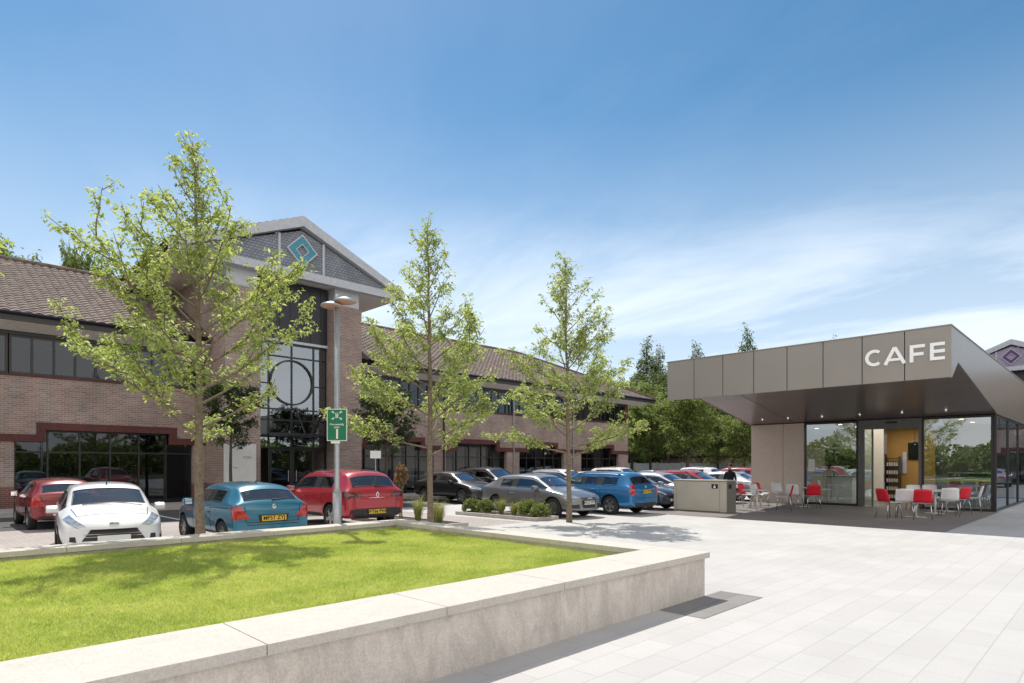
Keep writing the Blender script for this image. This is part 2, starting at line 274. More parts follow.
# ------------------------------------------------------------------ helpers
def tag(o, label=None, cat=None, group=None, kind=None):
    if label: o['label'] = label
    if cat: o['category'] = cat
    if group: o['group'] = group
    if kind: o['kind'] = kind
    return o
def empty(name, loc=(0, 0, 0), rz=0.0, **kw):
    o = bpy.data.objects.new(name, None); col.objects.link(o); o.location = loc; o.rotation_euler = (0, 0, rz); o.empty_display_size = 0.2
    return tag(o, **kw)
def link(name, me, parent=None, loc=None):
    o = bpy.data.objects.new(name, me); col.objects.link(o)
    if parent is not None: o.parent = parent
    if loc is not None: o.location = loc
    return o
class MB:
    def __init__(s): s.v = []; s.f = []; s.m = []; s.cur = 0
    def add(s, vs, fs, m=None):
        k = len(s.v); s.v += [tuple(p) for p in vs]; s.f += [tuple(i + k for i in f) for f in fs]; s.m += [s.cur if m is None else m] * len(fs); return s
    def box(s, x0, x1, y0, y1, z0, z1, m=None):
        x0, x1 = sorted((x0, x1)); y0, y1 = sorted((y0, y1)); z0, z1 = sorted((z0, z1))
        vs = [(x0, y0, z0), (x1, y0, z0), (x1, y1, z0), (x0, y1, z0), (x0, y0, z1), (x1, y0, z1), (x1, y1, z1), (x0, y1, z1)]
        return s.add(vs, [(0, 3, 2, 1), (4, 5, 6, 7), (0, 1, 5, 4), (1, 2, 6, 5), (2, 3, 7, 6), (3, 0, 4, 7)], m)
    def prism(s, poly, axis, a0, a1, m=None):
        # poly: list of 2D; axis 'x','y','z' is the extrusion axis
        def P(p, a):
            return {'y': (p[0], a, p[1]), 'x': (a, p[0], p[1]), 'z': (p[0], p[1], a)}[axis]
        n = len(poly); vs = [P(p, a0) for p in poly] + [P(p, a1) for p in poly]
        fs = [tuple(range(n - 1, -1, -1)), tuple(range(n, 2 * n))] + [(i, (i + 1) % n, n + (i + 1) % n, n + i) for i in range(n)]
        return s.add(vs, fs, m)
    def tube(s, pts, rad, n=8, m=None, caps=True):
        pts = [Vector(p) for p in pts]
        if not hasattr(rad, '__len__'): rad = [rad] * len(pts)
        k = len(s.v); prev = None
        for i, p in enumerate(pts):
            d = (pts[min(i + 1, len(pts) - 1)] - pts[max(i - 1, 0)]).normalized()
            a = prev if prev is not None else (Vector((0, 0, 1)) if abs(d.z) < 0.9 else Vector((1, 0, 0)))
            a = (a - d * a.dot(d)).normalized(); b = d.cross(a); prev = a
            for j in range(n):
                t = 2 * pi * j / n; s.v.append(tuple(p + (a * cos(t) + b * sin(t)) * rad[i]))
        for i in range(len(pts) - 1):
            for j in range(n):
                s.f.append((k + i * n + j, k + i * n + (j + 1) % n, k + (i + 1) * n + (j + 1) % n, k + (i + 1) * n + j)); s.m.append(s.cur if m is None else m)
        if caps:
            s.f.append(tuple(k + j for j in range(n - 1, -1, -1))); s.m.append(s.cur if m is None else m)
            s.f.append(tuple(k + (len(pts) - 1) * n + j for j in range(n))); s.m.append(s.cur if m is None else m)
        return s
    def lathe(s, prof, c=(0, 0, 0), n=24, axis='z', m=None):
        k = len(s.v)
        for r, h in prof:
            for j in range(n):
                t = 2 * pi * j / n
                p = {'z': (r * cos(t), r * sin(t), h), 'y': (r * cos(t), h, r * sin(t)), 'x': (h, r * cos(t), r * sin(t))}[axis]
                s.v.append((p[0] + c[0], p[1] + c[1], p[2] + c[2]))
        for i in range(len(prof) - 1):
            for j in range(n):
                s.f.append((k + i * n + j, k + i * n + (j + 1) % n, k + (i + 1) * n + (j + 1) % n, k + (i + 1) * n + j)); s.m.append(s.cur if m is None else m)
        return s
    def mesh(s, name, mats, smooth=False, bevel=0):
        me = bpy.data.meshes.new(name); me.from_pydata(s.v, [], s.f); me.update()
        for mt in (mats if isinstance(mats, (list, tuple)) else [mats]): me.materials.append(mt)
        me.polygons.foreach_set('material_index', s.m)
        if bevel:
            bm = bmesh.new(); bm.from_mesh(me)
            bmesh.ops.bevel(bm, geom=[e for e in bm.edges if len(e.link_faces) == 2 and e.calc_face_angle(0) > 0.6], offset=bevel, segments=2, affect='EDGES', profile=0.7)
            bm.to_mesh(me); bm.free()
        if smooth: me.polygons.foreach_set('use_smooth', [True] * len(me.polygons)); me.update()
        return me
    def build(s, name, mats, parent=None, smooth=False, bevel=0, loc=None):
        return link(name, s.mesh(name, mats, smooth, bevel), parent, loc)
def split_boxes(mb, name, mats, parent, **k):
    for i in range(len(mb.v) // 8):
        MB().add(mb.v[i * 8:i * 8 + 8], [(0, 3, 2, 1), (4, 5, 6, 7), (0, 1, 5, 4), (1, 2, 6, 5), (2, 3, 7, 6), (3, 0, 4, 7)]).build(name, mats, parent, **k)
def children(o): return list(o.children)
def copy_tree(o, parent=None, skip=()):
    c = o.copy(); col.objects.link(c); c.parent = parent
    for ch in children(o):
        if ch.name.split('.')[0] in skip: continue
        copy_tree(ch, c, skip)
    return c
def text_mesh(name, txt, size, mat, parent, M4, ext=0.004, align='CENTER', spacing=1.0, bold=0.0):
    cu = bpy.data.curves.new(name, 'FONT'); cu.body = txt; cu.size = size; cu.extrude = ext; cu.align_x = align; cu.align_y = 'CENTER'; cu.space_character = spacing; cu.offset = bold
    o = bpy.data.objects.new(name + '_tmp', cu); col.objects.link(o)
    dg = bpy.context.evaluated_depsgraph_get(); me = bpy.data.meshes.new_from_object(o.evaluated_get(dg)); bpy.data.objects.remove(o)
    me.materials.clear(); me.materials.append(mat); r = link(name, me, parent); r.matrix_local = M4; return r
def apply_mods(o):
    dg = bpy.context.evaluated_depsgraph_get(); me = bpy.data.meshes.new_from_object(o.evaluated_get(dg)); return me
def at(px, D):      # ground point seen along a column, at a distance
    return (D * (px + 103) / 869.7, D * (1127 - px) / 869.7)

# ------------------------------------------------------------------ ground
g = MB().add([(-900, -900, -0.02), (1500, -900, -0.02), (1500, 1500, -0.02), (-900, 1500, -0.02)], [(0, 1, 2, 3)]).build('ground', M['field']); tag(g, kind='structure')
g = MB().add([(-40, -40, -0.012), (90, -40, -0.012), (90, 60, -0.012), (-40, 60, -0.012)], [(0, 1, 2, 3)]).build('road', M['asphalt']); tag(g, kind='structure')
def sheet(name, x0, x1, y0, y1, z, m):
    return tag(MB().add([(x0, y0, z), (x1, y0, z), (x1, y1, z), (x0, y1, z)], [(0, 1, 2, 3)]).build(name, m), kind='structure')
sheet('plaza_paving', -25, 40, -20, 12.6, 0.0, M['plaza'])
sheet('parking_paving', -25, 13.2, 12.6, 20.3, 0.0, M['block'])
sheet('forecourt_paving', 13.2, 46, 12.6, 20.3, -0.001, M['plaza'])
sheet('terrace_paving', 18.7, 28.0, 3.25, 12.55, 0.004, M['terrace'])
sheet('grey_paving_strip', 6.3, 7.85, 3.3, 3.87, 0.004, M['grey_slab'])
# building footway with kerb
tag(MB().box(-25, 46, 25.9, 28.8, -0.02, 0.11).box(-25, 46, 25.75, 25.897, -0.02, 0.13).build('pavement', M['kerb']), kind='structure')
# bay lines
mb = MB()
for i in range(18):
    x = -1.7 + 2.65 * i; mb.box(x - 0.05, x + 0.05, 20.3, 25.2, -0.011, -0.005)
tag(mb.build('bay_lines', M['white_paint']), kind='structure')

# ------------------------------------------------------------------ raised lawn
rl = empty('raised_lawn_wall', (0, 0, 0), label='low concrete retaining wall with pale coping around the raised lawn', cat='wall')
MB().box(-12, 7.42, 3.88, 4.2, -0.01, 0.494).box(7.05, 7.42, 4.202, 10.35, -0.01, 0.494).box(-12, 7.42, 10.352, 10.72, -0.01, 0.494).build('wall', M['wall_concrete'], rl)
mb = MB()
x = 7.47
edges = [7.47, 6.0, 4.55, 3.1, 1.65, 0.2, -1.25, -2.7, -5, -8, -12]
for a, b in zip(edges[:-1], edges[1:]): mb.box(b + 0.003, a - 0.003, 3.83, 4.58, 0.497, 0.57)
ys = [4.584, 6.0, 7.45, 8.9, 10.30]
for a, b in zip(ys[:-1], ys[1:]): mb.box(7.02, 7.47, a + 0.003, b - 0.003, 0.497, 0.57)
for a, b in zip(edges[:-1], edges[1:]): mb.box(b + 0.003, a - 0.003, 10.303, 10.76, 0.497, 0.57)
mb.build('coping', M['coping'], rl, bevel=0.006)
tag(MB().add([(-12, 4.2, 0.44), (7.05, 4.2, 0.44), (7.05, 10.35, 0.44), (-12, 10.35, 0.44)], [(0, 1, 2, 3)]).build('lawn_soil', M['lawn_base']), kind='structure')
def grass_blades():
    rnd = random.Random(3); v = []; f = []
    def blade(x, y, h, w, z0=0.438):
        a = rnd.uniform(0, 2 * pi); lx = rnd.gauss(0, 0.7) * h; ly = rnd.gauss(0, 0.7) * h; k = len(v)
        dx_, dy_ = cos(a) * w, sin(a) * w
        v.extend([(x - dx_, y - dy_, z0), (x + dx_, y + dy_, z0), (x + lx, y + ly, z0 + h)]); f.append((k, k + 1, k + 2))
    for i in range(420000):
        x = rnd.uniform(-0.8, 7.04); y = 4.57 + (10.32 - 4.57) * rnd.random() ** 1.25
        patch = 0.5 + 0.5 * sin(x * 2.1 + sin(y * 1.7) * 2) * sin(y * 2.6 + x)
        h = rnd.uniform(0.018, 0.036) + 0.010 * patch
        blade(x, y, h, rnd.uniform(0.0014, 0.0026) * (1.0 + (y - 4) * 0.12))
    for i in range(9000):
        blade(rnd.uniform(-6, -0.8), rnd.uniform(4.6, 10.3), 0.06, 0.01)
    me = bpy.data.meshes.new('grass'); me.from_pydata(v, [], f); me.materials.append(M['grass']); return me
tag(link('grass', grass_blades()), 'sunlit mown green grass filling the raised lawn', 'grass', kind='stuff')

# ------------------------------------------------------------------ office buildings
def tiled_slope(u0, u1, vlen, ang, clip=None, pitch=0.32, row=0.34):
    """corrugated tile slope: u along the eave, v up the slope; returned in local frame (x=u, y=v cos, z=v sin)"""
    prof = [(0.0, 0.0), (0.08, 0.035), (0.16, 0.05), (0.24, 0.035), (0.30, 0.0)]
    us = []
    u = u0
    while u < u1:
        for a, h in prof: us.append((min(u + a, u1), h))
        u += pitch
    rows = int(vlen / row) + 1; ca, sa = cos(ang), sin(ang)
    bm = bmesh.new(); grid = []
    for r in range(rows):
        for e, lift in ((0.0, 0.03), (0.98, 0.0)):
            vv = min((r + e) * row, vlen); line = []
            for uu, h in us:
                hh = h + lift; line.append(bm.verts.new((uu, vv * ca - hh * sa, vv * sa + hh * ca)))
            grid.append(line)
    for i in range(len(grid) - 1):
        for j in range(len(us) - 1): bm.faces.new((grid[i][j], grid[i][j + 1], grid[i + 1][j + 1], grid[i + 1][j]))
    if clip:
        for co, no in clip:
            bmesh.ops.bisect_plane(bm, geom=bm.verts[:] + bm.edges[:] + bm.faces[:], plane_co=co, plane_no=no, clear_outer=True)
    return bm
def bm_obj(name, bm, mats, parent, M4=None):
    me = bpy.data.meshes.new(name); bm.to_mesh(me); bm.free()
    for m_ in mats if isinstance(mats, list) else [mats]: me.materials.append(m_)
    o = link(name, me, parent)
    if M4 is not None: o.matrix_local = M4
    return o
F = 28.8; EY = 27.95; EZ = 7.20; RY = 36.1; RZ = 11.1; XE = 44.8; X0 = -9.0; WX = 42.2
def window_unit(parent, x0, x1, y, z0, z1, nx, nz=1, deep=0.10, blind=False, fr=0.05, tilt=None):
    w = MB(); t = fr
    w.box(x0, x1, y, y + deep, z1 - t, z1); w.box(x0, x1, y, y + deep, z0, z0 + t)
    for i in range(nx + 1):
        xx = x0 + (x1 - x0) * i / nx; xa = max(xx - t / 2, x0); xb = min(xx + t / 2, x1)
        if i == 0: xb = x0 + t
        if i == nx: xa = x1 - t
        w.box(xa, xb, y - 0.004, y + deep + 0.004, z0 + t, z1 - t)
    if nz == 2:
        zt = z0 + (z1 - z0) * 0.72
        w.box(x0 + t, x1 - t, y + 0.004, y + deep - 0.004, zt - t / 2, zt + t / 2)
    f = w.build('window', M['black_metal'], parent)
    MB().add([(x0 + t, y + deep * 0.5, z0 + t), (x1 - t, y + deep * 0.5, z0 + t), (x1 - t, y + deep * 0.5, z1 - t), (x0 + t, y + deep * 0.5, z1 - t)], [(0, 1, 2, 3)]).build('pane', M['office_glass'], f)
    if blind:
        b = MB(); n = nx
        for i in range(n):
            a = x0 + (x1 - x0) * (i + 0.10) / n; c = x0 + (x1 - x0) * (i + 0.90) / n
            b.box(a, c, y + 0.35, y + 0.37, z0 + 0.35, z1 - 0.15)
        b.build('blind', M['blind'], f)
    return f
def office(name, label, emblem, bays, x_left, tip_clip=True, detail=True):
    B = empty(name, (12.9, F, 0), label=label, cat='building')
    B.location = (0, 0, 0)
    # brick front wall with openings: three courses of zones
    w = MB()
    zones = sorted(bays)
    lo_l, hi = 2.72, 4.98        # low band level beside bays, sill of the upper strip
    T = 0.38
    segs = []; cur = x_left
    for a, b in zones:
        segs.append((cur, a)); cur = b
    segs.append((cur, WX))
    for a, b in segs:
        if b - a < 0.05: continue
        if a < 9.6 < b or a < 16.2 < b or (a > 9 and b < 17):
            for (p, q) in ((a, min(b, 9.66)), (max(a, 16.16), b)):
                if q > p: w.box(p, q, F, F + T, 0.9, 2.56)
        else: w.box(a, b, F, F + T, 0.9, 2.56)
    w.box(x_left, 9.66, F, F + T, 3.30, hi).box(16.16, WX, F, F + T, 3.30, hi)
    w.box(WX, WX - T, F + T + 0.002, RY + 8, 0, EZ - 0.35)
    w.build('wall', M['brick'], B)
    pl = MB(); rb = MB()
    for a, b in segs:
        for (p, q) in (((a, min(b, 9.66)), (max(a, 16.16), b)) if (a < 12 < b) else ((a, b),)):
            if q - p > 0.05:
                pl.box(p, q, F - 0.015, F + T, 0.0, 0.897)
                rb.box(p if p in (x_left, 16.16) else p - 0.93, q if q in (WX, 9.66) else q + 0.93, F - 0.03, F + 0.2, 2.562, 2.84)
                w2 = None
    for a, b in zones:
        rb.box(a + 0.65, b - 0.65, F - 0.032, F + 0.3, 3.02, 3.298)
        if a + 0.65 < b - 1.2:
            rb.box(a + 0.65, a + 0.93, F - 0.034, F + 0.2, 2.842, 3.018); rb.box(b - 0.93, b - 0.65, F - 0.034, F + 0.2, 2.842, 3.018)
    split_boxes(pl, 'plinth', M['brick_dark'], B); split_boxes(rb, 'brick_band', M['brick_red'], B)
    # fill brick between raised bands
    fw = MB()
    for a, b in segs:
        for (p, q) in (((a, min(b, 9.66)), (max(a, 16.16), b)) if (a < 12 < b) else ((a, b),)):
            fw.box(p if p in (x_left, 16.16) else p - 0.648, q if q in (WX, 9.66) else q + 0.648, F, F + 0.2, 2.842, 3.298)
    split_boxes(fw, 'pier_brickwork', M['brick'], B)
    for i, (a, b) in enumerate(zones):
        n = max(4, int(round((b - a) / 0.95)))
        window_unit(B, a, b, F + 0.22, 0.05, 3.018, n, 2, 0.10, blind=(16 < a < 24), fr=0.06)
    # upper strips
    def strip(a, b):
        n = int(round((b - a) / 6.4)); L = (b - a) / max(n, 1)
        for i in range(max(n, 1)):
            window_unit(B, a + i * L + 0.02, a + (i + 1) * L - 0.02, F + 0.12, 5.06, 6.50, int(L / 0.62), 1, 0.09, fr=0.075)
    if x_left < 9: strip(x_left, 9.6)
    strip(16.2, WX - 0.4)
    MB().box(x_left, 9.66, F - 0.04, F + T, hi + 0.002, 5.058).box(16.16, WX, F - 0.04, F + T, hi + 0.002, 5.058).box(WX - 0.4, WX, F + 0.002, F + T, 5.06, EZ - 0.36).build('sill_course', M['brick_red'], B)
    MB().box(x_left, 9.66, F + 0.05, F + T, 6.502, 6.86).box(16.16, WX, F + 0.05, F + T, 6.502, 6.86).build('window_head', M['dark_trim'], B)
    # soffit + fascia + gutter
    s = MB()
    s.box(x_left, 9.66, EY + 0.02, F + 0.3, 6.863, 6.90).box(16.16, XE - 0.04, EY + 0.02, F + 0.3, 6.863, 6.90)
    s.box(WX + 0.01, XE - 0.04, F + 0.302, 2 * RY - EY - 0.05, 6.863, 6.90)
    s.add([(x_left, EY + 0.02, 6.86), (9.66, EY + 0.02, 6.86), (9.66, F - 0.02, 6.62), (x_left, F - 0.02, 6.62)], [(0, 1, 2, 3)])
    s.add([(16.16, EY + 0.02, 6.86), (XE - 0.6, EY + 0.02, 6.86), (XE - 0.6, F - 0.02, 6.62), (16.16, F - 0.02, 6.62)], [(0, 1, 2, 3)])
    s.build('soffit', M['soffit'], B)
    MB().box(x_left, 8.0, EY - 0.05, EY + 0.02, 6.84, 7.12).box(17.9, XE, EY - 0.05, EY + 0.02, 6.84, 7.12).box(XE - 0.04, XE + 0.03, EY + 0.022, 2 * RY - EY, 6.84, 7.12).build('fascia_board', M['dark_trim'], B)
    gm = MB()
    for a, b in ((x_left, 8.4), (17.6, XE)): gm.tube([(a, EY - 0.11, 7.1), (b, EY - 0.11, 7.1)], 0.065, 8)
    gm.build('gutter', M['black_metal'], B, smooth=True)
    if detail:
        for xx in (23.0, 28.9, 35.1):
            MB().tube([(xx, EY - 0.08, 7.0), (xx, F - 0.08, 6.5), (xx, F - 0.08, 0.1)], 0.045, 8).build('downpipe', M['dark_trim'] if xx < 24 else M['white_trim'], B, smooth=True)
    # roof
    ang = atan2(RZ - EZ, RY - EY); vl = math.hypot(RZ - EZ, RY - EY)
    hip = [((XE, 0, 0), Vector((1, (RY - EY) / (RY - EY), 0)).normalized())]
    roof = tiled_slope(x_left, XE, vl, ang, hip)
    ro = bm_obj('roof', roof, M['tile'], B, Matrix.Translation((0, EY, EZ - 0.05)))
    # hip end and back slope as plainer planes
    xr = XE - (RY - EY)
    MB().add([(XE, EY, EZ), (XE, 2 * RY - EY, EZ), (xr, RY, RZ)], [(0, 1, 2)]).add([(x_left, 2 * RY - EY, EZ), (XE, 2 * RY - EY, EZ), (xr, RY, RZ), (x_left, RY, RZ)], [(0, 1, 2, 3)]).build('rear_roof', M['tile'], B)
    MB().tube([(x_left, RY, RZ + 0.02), (xr, RY, RZ + 0.02), (XE, EY, EZ + 0.05)], 0.11, 8).tube([(xr, RY, RZ + 0.02), (XE, 2 * RY - EY, EZ + 0.05)], 0.11, 8).build('ridge_tiles', M['tile'], B, smooth=True)
    # interior shell
    MB().box(x_left, WX - T - 0.01, F + 5.0, F + 5.1, 0, 6.8).box(x_left, 9.6, F + T + 0.01, F + 4.99, 3.6, 4.6).box(16.2, WX - T - 0.01, F + T + 0.01, F + 4.99, 3.6, 4.6).box(x_left, WX - T - 0.01, F + 0.5, F + 4.99, 0.01, 0.05).box(x_left, 9.6, F + T + 0.01, F + 4.99, 6.88, 6.90).build('interior', M['interior'], B)
    # ---------------- entrance gable
    G = 26.6; cx = 12.91; hw = 5.13; AZ = 12.62; TZ = 10.45
    for xa, xb in ((9.67, 11.16), (14.66, 16.15)):
        p = MB().box(xa, xb, G, F + 0.4, 0.9, 9.33).build('pillar', M['brick'], B)
        MB().box(xa - 0.01, xb + 0.01, G - 0.015, F + 0.41, 0, 0.897).build('pillar_base', M['brick_dark'], p)
        MB().box(xa + 0.1, xb - 0.1, G + 0.1, F + 0.4, 9.332, 10.147).build('pillar_head', M['white_trim'], p)
    MB().box(9.9, 15.9, F + 0.5, F + 0.55, 9.0, 10.147).build('gable_back_panel', M['dark_panel'], B)
    dp = MB().box(11.162, 14.658, 27.25, 27.35, 7.42, 10.1)
    for i in range(7): dp.box(11.3 + 0.5 * i, 11.33 + 0.5 * i, 27.225, 27.249, 7.42, 10.1)
    dp.build('dark_cladding', M['dark_panel'], B)
    MB().box(11.162, 14.658, 27.2, 27.36, 7.30, 7.418).build('lintel', M['white_trim'], B)
    e = MB(); y0, y1 = 27.3, 27.38
    for xx in (11.2, 11.83, 12.91, 13.99, 14.6): e.box(xx - 0.035, xx + 0.035, y0, y1, 0.02, 7.298)
    def hb(z, t=0.035, a=11.24, b=14.56):
        e.box(a, b, y0 + 0.005, y1 - 0.005, z - t, z + t)
    for z in (6.66, 4.25, 3.75, 3.05, 2.5, 7.24): hb(z)
    e.box(11.24, 11.79, y0 + 0.01, y1 - 0.01, 5.37, 5.43).box(14.03, 14.56, y0 + 0.01, y1 - 0.01, 5.37, 5.43)
    ring = [(0.98, 27.25), (1.05, 27.25), (1.05, 27.42), (0.98, 27.42), (0.98, 27.25)]
    e.lathe(ring, (cx, 0, 5.5), 40, 'y')
    eg = e.build('entrance_window', M['black_metal'], B)
    MB().add([(11.17, 27.34, 2.5), (14.65, 27.34, 2.5), (14.65, 27.34, 7.3), (11.17, 27.34, 7.3)], [(0, 1, 2, 3)]).build('pane', M['entrance_glass'], eg)
    for xa, xb in ((11.87, 12.87), (12.95, 13.95)):
        d = MB().box(xa, xa + 0.07, 27.29, 27.36, 0.05, 2.44).box(xb - 0.07, xb, 27.29, 27.36, 0.05, 2.44).box(xa + 0.07, xb - 0.07, 27.29, 27.36, 2.36, 2.44).box(xa + 0.07, xb - 0.07, 27.29, 27.36, 0.05, 0.25).build('door', M['black_metal'], B)
        MB().add([(xa + 0.07, 27.33, 0.25), (xb - 0.07, 27.33, 0.25), (xb - 0.07, 27.33, 2.36), (xa + 0.07, 27.33, 2.36)], [(0, 1, 2, 3)]).build('pane', M['office_glass'], d)
        hx = xb - 0.15 if xa < 12.5 else xa + 0.15
        MB().tube([(hx, 27.25, 0.95), (hx, 27.25, 1.45)], 0.018, 8).build('handle', M['steel'], d)
    c = MB()
    for xx in (13.1, 14.5): c.box(xx - 0.03, xx + 0.03, 26.3, 27.3, 3.02, 3.1).tube([(xx, 26.35, 3.08), (xx, 27.28, 4.3)], 0.03, 6)
    c.box(11.4, 14.55, 26.25, 26.32, 3.0, 3.12).box(11.4, 14.5, 26.33, 27.28, 3.03, 3.06)
    c.build('canopy', M['black_metal'], B)
    MB().box(9.7, 16.1, F + 3.2, F + 3.3, 0, 9.0).box(11.17, 14.65, 27.5, F + 3.19, 4.2, 4.5).build('lobby_wall', M['interior'], B)
    # pediment
    PY = G - 0.35
    sl = (AZ - TZ) / hw
    MB().prism([(cx - hw + 0.4, TZ + 0.0), (cx + hw - 0.4, TZ + 0.0), (cx, AZ - 0.35)], 'y', PY + 0.08, PY + 0.25).build('pediment', M['grey_tile'] if emblem == 'blue' else M['purple_tile'], B)
    tr = MB()
    tr.box(cx - hw, cx + hw, PY, PY + 0.3, TZ - 0.36, TZ)
    for sg in (-1, 1):
        tr.prism([(cx + sg * hw, TZ - 0.30), (cx + sg * (hw + 0.28), TZ - 0.30), (cx + sg * (hw + 0.28), TZ + 0.10), (cx, AZ + 0.26), (cx, AZ - 0.20), (cx + sg * hw * 0.93, TZ + 0.003)] if sg > 0 else
                 [(cx + sg * hw * 0.93, TZ + 0.003), (cx, AZ - 0.20), (cx, AZ + 0.26), (cx + sg * (hw + 0.28), TZ + 0.10), (cx + sg * (hw + 0.28), TZ - 0.30), (cx + sg * hw, TZ - 0.30)], 'y', PY - 0.14 if sg > 0 else PY - 0.141, PY + 0.28)
    for xx in (cx - 1.05, cx + 1.05): tr.box(xx - 0.05, xx + 0.05, PY + 0.02, PY + 0.12, TZ + 0.002, TZ + (hw - 1.05) * sl - 0.28)
    tr.build('pediment_frame', M['white_trim'], B)
    # emblem: diamond ring
    def diamond(r0, r1, y, th, mat, nm, parent):
        d = MB(); o = [(0, r0), (r0, 0), (0, -r0), (-r0, 0)]; i_ = [(0, r1), (r1, 0), (0, -r1), (-r1, 0)]
        cz = 11.34; k = 0
        for q in range(4):
            a, b, c_, d_ = o[q], o[(q + 1) % 4], i_[(q + 1) % 4], i_[q]
            vs = [(cx + p[0], yy, cz + p[1]) for yy in (y, y + th) for p in (a, b, c_, d_)]
            d.add(vs, [(0, 1, 2, 3), (7, 6, 5, 4), (0, 4, 5, 1), (2, 6, 7, 3)])
        return d.build(nm, mat, parent)
    em = diamond(0.66, 0.32, PY + 0.0, 0.06, M['blue_tile'] if emblem == 'blue' else M['purple'], 'emblem', B)
    diamond(0.74, 0.66, PY - 0.02, 0.09, M['white_trim'], 'emblem_border', em); diamond(0.32, 0.27, PY - 0.02, 0.09, M['white_trim'], 'emblem_border', em)
    # gable roof running back
    vl2 = math.hypot(hw + 0.25, (hw + 0.25) * sl); an2 = math.atan(sl)
    Yb = 34.6
    for sg in (-1, 1):
        bm = tiled_slope(0, Yb - PY + 0.1, vl2, an2)
        if sg > 0: M4 = Matrix.Translation((cx + hw + 0.25, PY - 0.1, TZ + 0.12)) @ Matrix(((0, -1, 0, 0), (1, 0, 0, 0), (0, 0, 1, 0), (0, 0, 0, 1)))
        else: M4 = Matrix.Translation((cx - hw - 0.25, PY - 0.1, TZ + 0.12)) @ Matrix(((0, 1, 0, 0), (1, 0, 0, 0), (0, 0, 1, 0), (0, 0, 0, 1)))
        bm_obj('gable_roof', bm, M['tile'], B, M4)
        MB().box(*sorted((cx + sg * 0.002, cx + sg * (hw + 0.2))), PY + 0.302, Yb + 0.3, TZ - 0.30, TZ - 0.26).build('gable_soffit', M['soffit'], B)
    split_boxes(MB().box(9.7, 10.0, F + 0.42, Yb - 1, 6.9, 10.147).box(15.8, 16.1, F + 0.42, Yb - 1, 6.9, 10.147), 'gable_side_wall', M['brick'], B)
    return B
bA = office('office_building', 'long brick office block with tiled roof and entrance gable bearing a blue diamond', 'blue',
            [(-16.5, -11.0), (-10.2, -4.9), (-3.9, 1.6), (3.03, 9.13), (16.9, 22.3), (23.2, 28.3), (29.5, 34.1), (36.1, 40.9)], -24.0)
bC = office('office_building', 'distant brick office block behind the cafe with a violet diamond on its gable', 'purple',
            [(3.03, 9.13), (16.9, 22.3), (23.2, 28.3), (29.5, 34.1), (36.1, 40.9)], -24.0, detail=False)
# local (x,y) -> world (y', -x'): facade faces -X at X = 70
bC.rotation_euler = (0, 0, radians(-90)); bC.location = (43.8, 20.2, 0)

# ------------------------------------------------------------------ cafe
K = empty('cafe_building', (24, 7.5, 0), label='single storey cafe with bronze panelled roof and full height glass front', cat='cafe')
K.matrix_world = Matrix.Identity(4)
FX, YR, YL, ZT, ZB = 19.76, 3.3, 11.8, 5.41, 4.04
def soff(x): return 3.54 + 0.139 * (28.05 - x)
XB = 42.0
# front fascia panels
mod = (YL - YR) / 8
for i in range(8):
    a = YR + mod * i + 0.012; b = YR + mod * (i + 1) - 0.012
    if i == 0: a = YR
    MB().box(FX, FX + 0.12, a, b, ZB, ZT).build('fascia_panel', M['cafe_panel'], K, bevel=0.004)
MB().box(FX + 0.03, FX + 0.1, YR + 0.1, YL - 0.05, ZB + 0.02, ZT - 0.02).build('fascia_backing', M['joint'], K)
# roof top, soffit
YF = 12.40   # the left edge flares out towards the back
def yl(x): return YL + (YF - YL) * min(1, (x - FX) / 8.3)
sx_ = [FX + 0.125, 28.05, XB]; zb2 = [soff(FX + 0.125), 3.56, 3.56]
vs_ = []
for x_, z_ in zip(sx_, zb2): vs_ += [(x_, YR + 0.06, z_), (x_, yl(x_) - 0.02, z_), (x_, yl(x_) - 0.02, ZT - 0.02), (x_, YR + 0.06, ZT - 0.02)]
fs_ = [(0, 1, 2, 3), (11, 10, 9, 8)]
for i in range(2):
    for j in range(4): a, b = i * 4 + j, i * 4 + (j + 1) % 4; fs_.append((a, a + 4, b + 4, b))
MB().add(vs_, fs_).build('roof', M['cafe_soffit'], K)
# soffit seams
sm = MB()
for yy in [YR + mod * i for i in range(1, 8)]:
    pass
for xx in (21.4, 23.0, 24.6, 26.3):
    z = soff(xx) - 0.004; sm.add([(xx, YR + 0.1, z), (xx + 0.015, YR + 0.1, z), (xx + 0.015, YL - 0.1, z - 0.002), (xx, YL - 0.1, z - 0.002)], [(0, 1, 2, 3)])
for yy in (10.2,):
    sm.add([(FX + 0.15, yy, soff(FX + 0.15) - 0.005), (28.0, yy + 0.15, soff(28.0) - 0.005), (28.0, yy + 0.17, soff(28.0) - 0.005), (FX + 0.15, yy + 0.02, soff(FX + 0.15) - 0.005)], [(0, 1, 2, 3)])
sm.build('soffit_seam', M['joint'], K)
# glossy side face (right)
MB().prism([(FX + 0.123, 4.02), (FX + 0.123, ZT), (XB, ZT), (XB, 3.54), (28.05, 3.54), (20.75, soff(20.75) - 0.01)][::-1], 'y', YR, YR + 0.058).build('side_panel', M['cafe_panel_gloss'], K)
vs_ = []
for x_, z_ in zip(sx_, zb2): vs_ += [(x_, yl(x_) - 0.018, z_ - 0.02), (x_, yl(x_), z_ - 0.02), (x_, yl(x_), ZT), (x_, yl(x_) - 0.018, ZT)]
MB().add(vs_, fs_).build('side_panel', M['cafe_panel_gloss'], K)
MB().prism([(FX - 0.02, YR - 0.02), (XB, YR - 0.02), (XB, YF + 0.02), (28.05, YF + 0.02), (FX - 0.02, YL + 0.02)], 'z', ZT + 0.002, ZT + 0.03).build('roof_capping', M['cafe_panel'], K)
